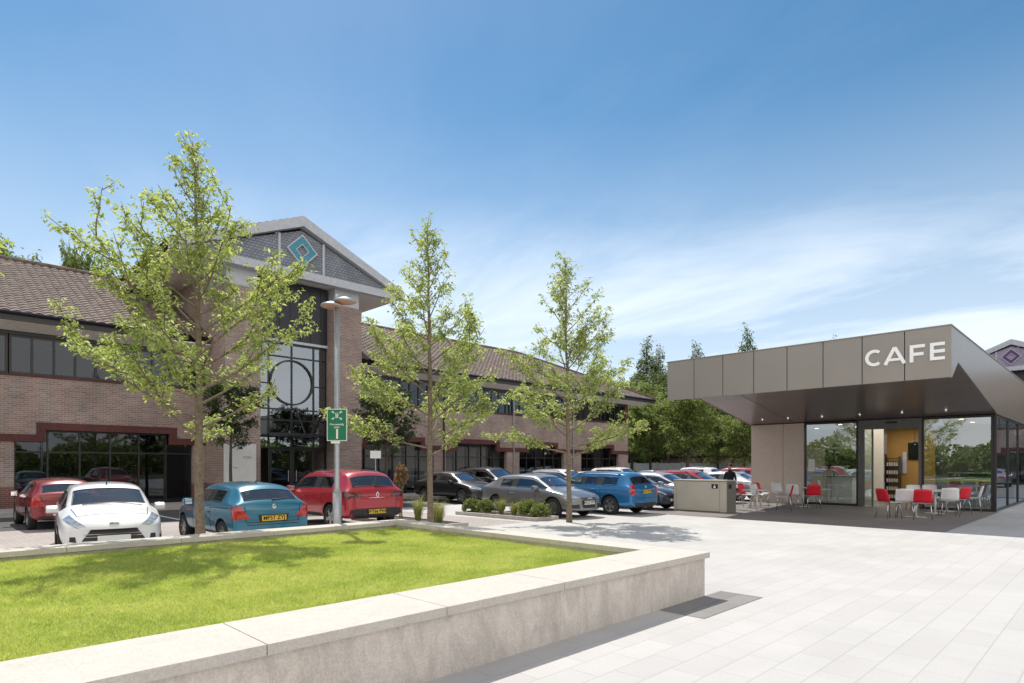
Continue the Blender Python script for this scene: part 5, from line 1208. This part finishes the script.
# distant woodland belt closing the horizon
def belt():
    rnd = random.Random(9); V = []; Fc = []
    spots_ = [(*at(px, rnd.uniform(125, 150)), rnd.uniform(7, 11), rnd.uniform(4, 6)) for px in range(-60, 1120, 7)]
    for i in range(150):
        a = radians(92 + i * 1.75 + rnd.uniform(-1, 1)); rr_ = rnd.uniform(62, 78); spots_.append((rr_ * cos(a) + 10, rr_ * sin(a), rnd.uniform(3.5, 6.5), rnd.uniform(3, 4.5)))
    for x, y, h, r in spots_:
        near_ = math.hypot(x, y) < 95
        for _ in range(800 if near_ else 260):
            a = rnd.uniform(0, 2 * pi); b = rnd.uniform(-1, 1); rr = rnd.uniform(0.5, 1) ** 0.4; s = rnd.uniform(0.16, 0.38) if near_ else rnd.uniform(0.4, 0.9)
            c = Vector((x + r * rr * cos(a) * sqrt(1 - b * b), y + r * rr * sin(a) * sqrt(1 - b * b), h * 0.5 + h * 0.5 * b * rr))
            d = Vector((rnd.gauss(0, 1), rnd.gauss(0, 1), rnd.gauss(0, 1))).normalized() * s; e = d.cross(Vector((rnd.gauss(0, 1), rnd.gauss(0, 1), 1))).normalized() * s
            k = len(V); V.extend([tuple(c - d), tuple(c + e), tuple(c + d), tuple(c - e)]); Fc.append((k, k + 1, k + 2, k + 3))
    me = bpy.data.meshes.new('woodland'); me.from_pydata(V, [], Fc); me.materials.append(M['leaf_mid']); return me
tag(link('woodland', belt()), 'far off belt of woodland closing the view behind the buildings', 'woodland', kind='stuff')

# ------------------------------------------------------------------ planting beds
def tuft_mesh(n, h, spread, wid, seed, mat, bend=0.5):
    rnd = random.Random(seed); V = []; Fc = []
    for i in range(n):
        a = rnd.uniform(0, 2 * pi); r = rnd.random() * spread * 0.16; p = Vector((cos(a) * r, sin(a) * r, 0)); hh = h * rnd.uniform(0.6, 1.1)
        o = Vector((cos(a), sin(a), 0)) * spread * rnd.uniform(0.05, 1) ; s = Vector((-sin(a), cos(a), 0)) * wid
        m_ = p + o * 0.35 + Vector((0, 0, hh * 0.65)); e = p + o + Vector((0, 0, hh * (1 - bend * rnd.random())))
        k = len(V); V.extend([tuple(p - s), tuple(p + s), tuple(m_ + s * 0.8), tuple(m_ - s * 0.8), tuple(e)]); Fc.append((k, k + 1, k + 2, k + 3)); Fc.append((k + 3, k + 2, k + 4))
    me = bpy.data.meshes.new('blades'); me.from_pydata(V, [], Fc); me.materials.append(mat); return me
def ball_mesh(n, r, h, leaf, seed, mat):
    rnd = random.Random(seed); V = []; Fc = []
    for i in range(n):
        a = rnd.uniform(0, 2 * pi); b = rnd.uniform(-0.3, 1); rr = rnd.uniform(0.35, 1) ** 0.4
        c = Vector((r * rr * cos(a) * sqrt(1 - b * b), r * rr * sin(a) * sqrt(1 - b * b), h * 0.35 + h * 0.65 * b * rr + abs(rnd.gauss(0, 0.05)) + 0.05 * sin(a * 3 + seed)))
        d = Vector((rnd.gauss(0, 1), rnd.gauss(0, 1), rnd.gauss(0.6, 0.8))).normalized() * leaf; e = d.cross(Vector((rnd.gauss(0, 1), rnd.gauss(0, 1), 1))).normalized() * leaf * 0.4
        k = len(V); V.extend([tuple(c), tuple(c + d * 0.5 + e), tuple(c + d), tuple(c + d * 0.5 - e)]); Fc.append((k, k + 1, k + 2, k + 3))
    me = bpy.data.meshes.new('foliage'); me.from_pydata(V, [], Fc); me.materials.append(mat); return me
def bed(x0, x1, y0, y1, label):
    b = empty('planting_bed', ((x0 + x1) / 2, (y0 + y1) / 2, 0), label=label, cat='planting bed')
    wx, wy = (x1 - x0) / 2, (y1 - y0) / 2
    MB().box(-wx, wx, -wy, -wy + 0.12, 0, 0.11).box(-wx, wx, wy - 0.12, wy, 0, 0.11).box(-wx, -wx + 0.12, -wy + 0.12, wy - 0.12, 0, 0.11).box(wx - 0.12, wx, -wy + 0.12, wy - 0.12, 0, 0.11).build('kerb', M['kerb'], b, bevel=0.01)
    MB().box(-wx + 0.12, wx - 0.12, -wy + 0.12, wy - 0.12, 0, 0.07).build('soil', M['soil'], b)
bed(13.55, 14.62, 12.55, 16.3, 'narrow kerbed planting bed beside the grey hatchback')
bed(9.95, 11.2, 12.9, 17.0, 'kerbed planting bed beside the red crossover')
SH = [(14.0, 16.0, 'b', 'rounded low shrub at the far left end of the bed by the grey hatchback', 0.36), (14.05, 15.35, 'b', 'rounded low shrub, second from the left end of the bed by the grey hatchback', 0.36), (14.1, 14.6, 'g', 'taller pale grass tuft in the middle of the bed by the grey hatchback', 0.62),
      (14.1, 14.0, 'g', 'yellowish grass tuft right of the taller one in the bed', 0.5), (14.15, 13.45, 'm', 'mid green leafy shrub near the right end of the bed', 0.42), (14.1, 12.85, 'b', 'rounded shrub at the right end of the bed next to the third tree', 0.34)]
for i, (x, y, k, lb, h) in enumerate(SH):
    if k == 'g': me = tuft_mesh(260, h * 1.05, 0.42, 0.005, 60 + i, M['straw'])
    else: me = ball_mesh(1500, 0.30, h, 0.075, 60 + i, M['shrub_leaf'] if k == 'b' else M['leaf_mid'])
    o = link('grass_tuft' if k == 'g' else 'shrub', me, None, (x, y, 0.07)); tag(o, lb, 'grass tuft' if k == 'g' else 'shrub', 'low plants in the planting beds')
for i, (x, y, h, lb) in enumerate(((10.35, 13.4, 0.75, 'pale grass tuft nearest the second tree in the bed by the red crossover'), (10.5, 14.3, 0.8, 'pale grass tuft behind the nearest one in the bed by the red crossover'), (10.8, 13.7, 0.6, 'lower grass tuft at the right side of the bed by the red crossover'))):
    o = link('grass_tuft', tuft_mesh(230, h * 1.15, 0.5, 0.005, 80 + i, M['straw']), None, (x, y, 0.07)); tag(o, lb, 'grass tuft', 'low plants in the planting beds')
rp = empty('seedhead_plant', (10.55, 15.2, 0.07), label='tall plant with a rusty brown seed head beside the red crossover', cat='plant')
rm = ball_mesh(300, 0.17, 0.62, 0.10, 91, M['rust_leaf']); rm.transform(Matrix.Translation((0, 0, 0.95))); link('seed_head', rm, rp)
m_ = MB()
for i in range(7): a = i * 0.9; m_.tube([(0.05 * cos(a), 0.05 * sin(a), 0), (0.02 * cos(a), 0.02 * sin(a), 0.6), (0.12 * cos(a), 0.12 * sin(a), 1.3)], 0.008, 5)
m_.build('stem', M['straw'], rp)

# ------------------------------------------------------------------ lamp post with sign
lp = empty('lamp_post', (6.24, 11.2, 0), label='tall grey lamp post with two flat lamp heads behind the lawn wall', cat='lamp post')
MB().tube([(0, 0, 0), (0, 0, 1.15)], 0.084, 16).build('pole_base', M['pole'], lp, smooth=True)
MB().tube([(0, 0, 1.15), (0, 0, 1.25), (0, 0, 4.95)], [0.084, 0.052, 0.046], 16).build('pole', M['pole'], lp, smooth=True)
for (ox, oy, rz) in ((0.12, -0.10, 0), (-0.07, 0.09, 0)):
    h = MB().lathe([(0.001, 0.10), (0.06, 0.085), (0.20, 0.03), (0.225, 0.0), (0.21, -0.015)], (ox, oy, 4.98 if ox > 0 else 4.89), 28).build('lamp_head', M['pole'], lp, smooth=True)
    MB().lathe([(0.21, -0.016), (0.15, -0.035), (0.001, -0.04)], (ox, oy, 4.98 if ox > 0 else 4.89), 28).build('lamp_glass', M['lamp_pink'], h, smooth=True)
MB().lathe([(0.001, 0.16), (0.04, 0.15), (0.055, 0.08), (0.05, 0.0)], (0, 0, 4.96), 14).build('sensor', M['pole'], lp, smooth=True)
sg_ = empty('assembly_point_sign', (6.26, 11.2, 2.5), radians(-45), label='green sign with a white 1 fixed to the lamp post', cat='sign')
# faces the lawn: local -Y is the front
MB().prism([(-0.20, -0.32), (0.20, -0.32), (0.20, 0.32), (-0.20, 0.32)], 'y', -0.075, -0.067).build('sign_plate', M['sign_white'], sg_)
gp = MB().prism([(-0.185, -0.305), (0.185, -0.305), (0.185, 0.305), (-0.185, 0.305)], 'y', -0.079, -0.0755).build('sign_face', M['sign_green'], sg_)
RT = Matrix(((1, 0, 0, 0), (0, 0, -1, 0), (0, 1, 0, 0), (0, 0, 0, 1)))
text_mesh('lettering', '1', 0.27, M['sign_white'], gp, Matrix.Translation((0.005, -0.081, -0.19)) @ RT, 0.001, bold=0.006)
text_mesh('lettering', 'Fire assembly', 0.052, M['sign_white'], gp, Matrix.Translation((0, -0.081, 0.01)) @ RT, 0.001, bold=0.001)
text_mesh('lettering', 'point', 0.052, M['sign_white'], gp, Matrix.Translation((0, -0.081, -0.045)) @ RT, 0.001, bold=0.001)
pic = MB()
def fl(poly): pic.prism(poly, 'y', -0.0825, -0.0795)
for s in (-1, 1):
    for t in (-1, 1):
        fl([(0.10 * s, 0.19 + 0.085 * t), (0.10 * s, 0.19 + 0.045 * t), (0.06 * s, 0.19 + 0.085 * t)]); fl([(0.088 * s, 0.19 + 0.064 * t), (0.072 * s, 0.19 + 0.076 * t), (0.045 * s, 0.19 + 0.045 * t), (0.058 * s, 0.19 + 0.036 * t)])
    fl([(0.006 * s, 0.135), (0.022 * s, 0.135), (0.028 * s, 0.215), (0.006 * s, 0.22)]); fl([(0.012 * s, 0.225), (0.026 * s, 0.225), (0.026 * s, 0.245), (0.012 * s, 0.245)])
pic.build('pictogram', M['sign_white'], gp)
MB().box(-0.03, 0.03, -0.066, 0.06, 0.2, 0.24).box(-0.03, 0.03, -0.066, 0.06, -0.24, -0.2).build('bracket', M['pole'], sg_)
MB().box(-0.12, 0.06, -0.076, -0.07, -0.37, -0.325).build('small_plate', M['sign_white'], sg_)

# monolith sign by the entrance, small sign
ms = empty('monolith_sign', (9.75, 25.2, 0), label='tall white board sign standing left of the office entrance', cat='sign')
MB().box(-0.62, 0.62, -0.06, 0.06, 0, 2.55).build('board', M['white_paint'], ms, bevel=0.01)
text_mesh('lettering', 'TON', 0.16, M['grey_ink'], ms, Matrix.Translation((0.25, -0.064, 2.0)) @ RT, 0.002); text_mesh('lettering', 'One', 0.10, M['grey_ink'], ms, Matrix.Translation((-0.2, -0.064, 1.6)) @ RT, 0.002)
s2 = empty('bay_sign', (*at(375.5, 26.0), 0), radians(-30), label='small white sign on a thin post below the dark tree', cat='sign')
MB().tube([(0, 0, 0), (0, 0, 2.35)], 0.025, 8).build('post', M['pole'], s2); MB().box(-0.22, 0.22, -0.045, -0.028, 1.98, 2.3).build('sign_plate', M['sign_white'], s2)

# bin enclosure
bn = empty('bin_enclosure', (20.95, 10.95, 0), label='beige metal bin enclosure beside the cafe terrace', cat='bin enclosure')
bx0, bx1, by0, by1 = -0.38, 0.40, -1.02, 1.05
MB().box(bx0 + 0.02, bx1, by0 + 0.02, by1, 0.0, 1.12).build('housing', M['bin_dark'], bn)
MB().box(bx0, bx0 + 0.018, by0 + 0.26, by1 - 0.10, 0.05, 1.10).build('front_panel', M['bin_panel'], bn, bevel=0.004)
split_boxes(MB().box(bx0 - 0.002, bx0 + 0.018, by0, by0 + 0.245, 0.03, 1.10).box(bx0 - 0.002, bx0 + 0.018, by1 - 0.09, by1, 0.03, 1.10), 'frame_post', M['bin_panel'], bn)
MB().box(bx0 - 0.01, bx1 + 0.01, by0 - 0.01, by1 + 0.01, 1.122, 1.16).build('lid', M['bin_panel'], bn, bevel=0.005)
for nm, b_ in (('bin_label', MB().box(bx0 - 0.006, bx0 - 0.0005, by0 + 0.32, by0 + 0.56, 0.86, 1.02)), ('bin_label', MB().box(bx0 + 0.20, bx0 + 0.42, by0 + 0.012, by0 + 0.019, 0.86, 1.02))):
    b_.build(nm, M['ink'], bn)
pm = MB().prism([(by0 + 0.40, 0.885), (by0 + 0.49, 0.885), (by0 + 0.475, 0.955), (by0 + 0.415, 0.955)], 'x', bx0 - 0.009, bx0 - 0.0065); pm.lathe([(0.001, bx0 - 0.009), (0.018, bx0 - 0.008)], (0, by0 + 0.445, 0.985), 12, 'x'); pm.build('label_mark', M['sign_white'], bn)

# ------------------------------------------------------------------ tables and chairs
def make_chair(colour):
    r = empty('cafe_chair', (0, 0, 0)); out = M['red_plastic'] if colour == 'red' else M['white_plastic']
    # faces +x
    g = MB(); nu, nv = 8, 6
    def seat_pt(u, v):   # u across -1..1, v 0 back..1 front
        return (-0.20 + 0.42 * v, 0.235 * u * (0.9 + 0.1 * v), 0.475 + 0.025 * u * u - 0.02 * sin(v * pi) - 0.03 * max(0, v - 0.8) * 5 * 0.6)
    def back_pt(u, v):
        return (-0.225 - 0.10 * v + 0.05 * u * u, 0.235 * u * (1 - 0.10 * v * v), 0.50 + 0.40 * v - 0.02 * u * u * v)
    def shell(fn, th, nrm):
        mb = MB(); n = nv + 1; vs = []
        for o_ in (0, th):
            for i in range(nu + 1):
                for j in range(nv + 1):
                    x, y, z = fn(-1 + 2 * i / nu, j / nv); vs.append((x + nrm[0] * o_, y, z + nrm[2] * o_))
        T_ = (nu + 1) * n; fs = []
        for i in range(nu):
            for j in range(nv):
                a = (i * n + j, (i + 1) * n + j, (i + 1) * n + j + 1, i * n + j + 1); fs.append(a); fs.append(tuple(T_ + k for k in a[::-1]))
        for i in range(nu):
            for e in (0, nv): a, b = i * n + e, (i + 1) * n + e; fs.append((a, b, T_ + b, T_ + a) if e else (b, a, T_ + a, T_ + b))
        for j in range(nv):
            for e in (0, nu): a, b = e * n + j, e * n + j + 1; fs.append((a, b, T_ + b, T_ + a))
        return mb.add(vs, fs)
    shell(seat_pt, 0.018, (0, 0, 1)).build('seat', M['white_plastic'], r, smooth=True)
    shell(back_pt, 0.018, (-1, 0, 0)).build('backrest', out, r, smooth=True)
    for sx_, sy_ in ((1, 1), (1, -1), (-1, 1), (-1, -1)):
        MB().tube([(0.12 * sx_ - 0.02, 0.15 * sy_, 0.455), (0.20 * sx_ - 0.02, 0.19 * sy_, 0.40), (0.24 * sx_ - 0.03, 0.23 * sy_, 0.0)], [0.013, 0.013, 0.011], 8).build('leg', M['steel'], r, smooth=True)
    return r
ch_r, ch_w = make_chair('red'), make_chair('white')
used = {'r': False, 'w': False}
def chair(x, y, deg, k, label):
    src = ch_r if k == 'r' else ch_w
    o = copy_tree(src) if used[k] else src; used[k] = True
    o.location = (x, y, 0.005); o.rotation_euler = (0, 0, radians(deg)); o.scale = (1.08, 1.08, 1.06); tag(o, label, 'chair', 'red and white chairs on the cafe terrace')
TT = [(22.3, 9.6, 'white square table nearest the bin enclosure'), (26.0, 9.3, 'white square table in front of the plain cafe wall, left of the tall window'), (23.4, 4.85, 'white square table nearest the plaza in the right hand group'), (25.7, 4.75, 'white square table in the middle of the right hand group'), (27.1, 4.65, 'white square table closest to the right hand cafe window')]
tb = empty('cafe_table')
MB().box(-0.37, 0.37, -0.37, 0.37, 0.765, 0.79).build('table_top', M['table_top'], tb, bevel=0.008)
MB().tube([(0, 0, 0.02), (0, 0, 0.765)], 0.035, 12).build('pedestal', M['white_paint'], tb, smooth=True)
MB().box(-0.29, 0.29, -0.03, 0.03, 0.0, 0.022).box(-0.03, 0.03, -0.29, -0.031, 0.0, 0.022).box(-0.03, 0.03, 0.031, 0.29, 0.0, 0.022).build('foot', M['white_paint'], tb)
for i, (x, y, lb) in enumerate(TT):
    o = tb if i == 0 else copy_tree(tb); o.location = (x, y, 0.005); tag(o, lb, 'table', 'tables on the cafe terrace')
CH = [(25.2, 11.2, -60, 'r', 'red-backed chair peeping over the bin enclosure beside the person in black'),
      (24.0, 10.7, -90, 'r', 'red-backed chair nearest the bin enclosure'), (24.3, 10.35, -100, 'w', 'white-backed chair right next to the red one by the bin enclosure'),
      (25.6, 10.85, -110, 'r', 'red-backed chair behind the white one in the left hand group'), (26.9, 10.55, -120, 'w', 'white-backed chair in sunlight against the plain cafe wall'),
      (23.2, 9.0, 110, 'r', 'red-backed chair turned side-on between the two left hand tables'), (25.0, 9.25, 0, 'w', 'white-backed chair at the table before the plain cafe wall'), (25.1, 8.65, 35, 'r', 'red-backed chair below the tall left window'),
      (22.35, 5.35, -35, 'r', 'red-backed chair at the left end of the right hand group'), (22.75, 5.0, 8, 'w', 'white-backed chair between the two nearest red ones, back to the plaza'), (22.6, 4.50, 12, 'r', 'red-backed chair squarely back to the plaza, nearest the camera'),
      (24.6, 4.18, 20, 'w', 'white-backed chair right of the nearest red one'), (26.0, 4.14, 60, 'r', 'red-backed chair second from the right end of the terrace'), (27.3, 3.95, 95, 'w', 'white-backed chair at the right end under the corner window'),
      (26.8, 5.55, -150, 'w', 'white-backed chair behind the tables, close to the cafe door'), (27.4, 5.25, -170, 'w', 'white-backed chair behind the tables, touching the right window')]
for c_ in CH: chair(*c_)

# ------------------------------------------------------------------ people
def person(name, label, loc, rz, joints, edges, radii, cloth_cut, mats, hair):
    """one continuous skinned body; faces take skin / top / trousers / shoes by height and limb"""
    me = bpy.data.meshes.new('body'); me.from_pydata([joints[k] for k in joints], [(list(joints).index(a), list(joints).index(b)) for a, b in edges], []); 
    o = link('person_tmp', me); o.modifiers.new('sk', 'SKIN'); ss = o.modifiers.new('ss', 'SUBSURF'); ss.levels = 2; ss.render_levels = 2
    sv = me.skin_vertices[0].data
    for i, k in enumerate(joints):
        r = radii[k]; sv[i].radius = (r, r) if not isinstance(r, tuple) else r
    sv[list(joints).index('pelvis')].use_root = True
    res = apply_mods(o); bpy.data.objects.remove(o)
    root = empty(name, loc, rz, label=label, cat='person')
    for m_ in mats: res.materials.append(m_)
    for p in res.polygons: p.use_smooth = True; p.material_index = cloth_cut(p.center)
    b = link('body', res, root)
    hd = joints['head']
    h = MB(); n = 14
    pr = []
    for i in range(10):
        t = i / 9 * 0.56 * pi; pr.append((0.096 * sin(t) + 0.0005, 0.105 * cos(t)))
    h.lathe(pr, (hd[0], hd[1] + 0.032, hd[2] + 0.022), 18); h.build('hair', hair, root, smooth=True)
    fx, fy = hd[0], hd[1] - 0.092
    MB().lathe([(0.001, 0.02), (0.011, 0.0), (0.016, -0.03), (0.001, -0.034)], (fx, fy - 0.005, hd[2] - 0.005), 8).build('nose', mats[0], b)
    for s in (-1, 1):
        MB().lathe([(0.001, 0.009), (0.010, 0.004), (0.011, -0.004), (0.001, -0.009)], (fx + 0.032 * s, fy + 0.005, hd[2] + 0.012), 8).build('eye', M['ink'], b)
        MB().lathe([(0.001, 0.028), (0.013, 0.015), (0.012, -0.018), (0.001, -0.026)], (hd[0] + 0.082 * s, hd[1] + 0.012, hd[2]), 8).build('ear', mats[0], b)
    MB().box(fx - 0.022, fx + 0.022, fy - 0.006, fy + 0.01, hd[2] - 0.062, hd[2] - 0.052).build('mouth', M['red_plastic'], b)
    return root
def body_joints(armL, armR, legL, legR, lean=0.0):
    J = {'pelvis': (0, 0, 0.95), 'belly': (0, -0.01 - lean * 0.3, 1.10), 'chest': (0, -lean, 1.32), 'neck0': (0, -lean * 1.2, 1.46), 'neck': (0, -lean * 1.3, 1.51), 'chin': (0, -lean * 1.45 - 0.01, 1.56), 'head': (0, -lean * 1.5 - 0.005, 1.63), 'crown': (0, -lean * 1.5, 1.70)}
    E = [('pelvis', 'belly'), ('belly', 'chest'), ('chest', 'neck0'), ('neck0', 'neck'), ('neck', 'chin'), ('chin', 'head'), ('head', 'crown')]
    R = {'pelvis': (0.15, 0.105), 'belly': (0.135, 0.10), 'chest': (0.155, 0.105), 'neck0': 0.07, 'neck': 0.05, 'chin': 0.062, 'head': 0.086, 'crown': 0.062}
    for s, arm, leg, nm in ((-1, armR, legR, 'R'), (1, armL, legL, 'L')):
        sh_ = (0.175 * s, -lean, 1.40); el_, wr_ = arm
        J['sh' + nm] = sh_; J['el' + nm] = el_; J['wr' + nm] = wr_
        E += [('chest', 'sh' + nm), ('sh' + nm, 'el' + nm), ('el' + nm, 'wr' + nm)]
        R['sh' + nm] = 0.055; R['el' + nm] = 0.04; R['wr' + nm] = 0.026
        d = (Vector(wr_) - Vector(el_)).normalized(); pm_ = Vector(wr_) + d * 0.075; J['pm' + nm] = tuple(pm_); E.append(('wr' + nm, 'pm' + nm)); R['pm' + nm] = (0.034, 0.018)
        sd_ = d.cross(Vector((1, 0, 0))).normalized()
        for i, (off, ln) in enumerate(((-0.028, 0.065), (-0.009, 0.078), (0.010, 0.072), (0.028, 0.055))):
            a = pm_ + sd_ * off + d * 0.02; c_ = a + d * ln * 0.6; e = c_ + d * ln * 0.35 + Vector((-0.02 * s, 0, 0))
            for t, p in (('a', a), ('c', c_), ('e', e)): J[f'f{nm}{i}{t}'] = tuple(p); R[f'f{nm}{i}{t}'] = 0.0085
            E += [('pm' + nm, f'f{nm}{i}a'), (f'f{nm}{i}a', f'f{nm}{i}c'), (f'f{nm}{i}c', f'f{nm}{i}e')]
        ta = Vector(wr_) + d * 0.03 - sd_ * 0.035; tb_ = ta + d * 0.045 - sd_ * 0.02
        J['th' + nm] = tuple(ta); J['ti' + nm] = tuple(tb_); R['th' + nm] = 0.011; R['ti' + nm] = 0.009; E += [('wr' + nm, 'th' + nm), ('th' + nm, 'ti' + nm)]
        kn, an = leg; J['hip' + nm] = (0.09 * s, 0, 0.88); J['kn' + nm] = kn; J['an' + nm] = an; J['he' + nm] = (an[0], an[1] + 0.01, 0.04); J['to' + nm] = (an[0] + 0.02 * s, an[1] - 0.17, 0.035)
        E += [('pelvis', 'hip' + nm), ('hip' + nm, 'kn' + nm), ('kn' + nm, 'an' + nm), ('an' + nm, 'he' + nm), ('he' + nm, 'to' + nm)]
        R['hip' + nm] = 0.088; R['kn' + nm] = 0.058; R['an' + nm] = 0.04; R['he' + nm] = 0.038; R['to' + nm] = 0.03
    return J, E, R
J, E, R = body_joints(((0.24, -0.02, 1.12), (0.20, -0.22, 0.98)), ((-0.25, 0.0, 1.12), (-0.24, -0.12, 0.88)), ((0.11, -0.06, 0.50), (0.10, -0.02, 0.09)), ((-0.11, 0.04, 0.50), (-0.11, 0.12, 0.09)), 0.04)
def cut_black(c):
    if c.z > 1.52: return 0
    if c.z < 0.075: return 1
    if c.z < 0.89 and abs(c.x) > 0.185: return 0
    return 1
person('person', 'person with dark hair in black clothes standing behind the bin enclosure', (22.6, 10.75, 0.005), radians(-95), J, E, R, cut_black, [M['skin'], M['black_cloth']], M['hair_dark'])
J, E, R = body_joints(((0.23, -0.05, 1.13), (0.19, -0.27, 1.05)), ((-0.24, -0.02, 1.13), (-0.23, -0.16, 0.90)), ((0.10, -0.16, 0.50), (0.10, -0.10, 0.09)), ((-0.10, 0.06, 0.50), (-0.10, 0.22, 0.10)), 0.02)
def cut_white(c):
    if c.z > 1.50: return 0
    if c.z < 0.95 and abs(c.x) < 0.18 or c.z < 0.8: return 2
    if abs(c.x) > 0.2 and c.z < 1.1: return 0
    return 1
person('person', 'person with brown hair in a white shirt walking behind the grey hatchback', (21.3, 17.7, 0), radians(35), J, E, R, cut_white, [M['skin'], M['white_cloth'], M['black_cloth']], M['hair_brown'])

# far low wall at the end of the car park
fw = empty('boundary_wall', (60, 30, 0), radians(90), label='low pale panelled boundary wall at the far end of the car park', cat='wall')
for i in range(12): MB().box(-14 + 3 * i + 0.04, -11 + 3 * i - 0.04, -0.06, 0.06, 0.0, 1.9).build('wall_panel', M['concrete_white'], fw)
m_ = MB()
for i in range(13): m_.box(-14.08 + 3 * i, -13.92 + 3 * i, -0.1, 0.1, 0, 2.0)
m_.build('wall_posts', M['kerb'], fw)
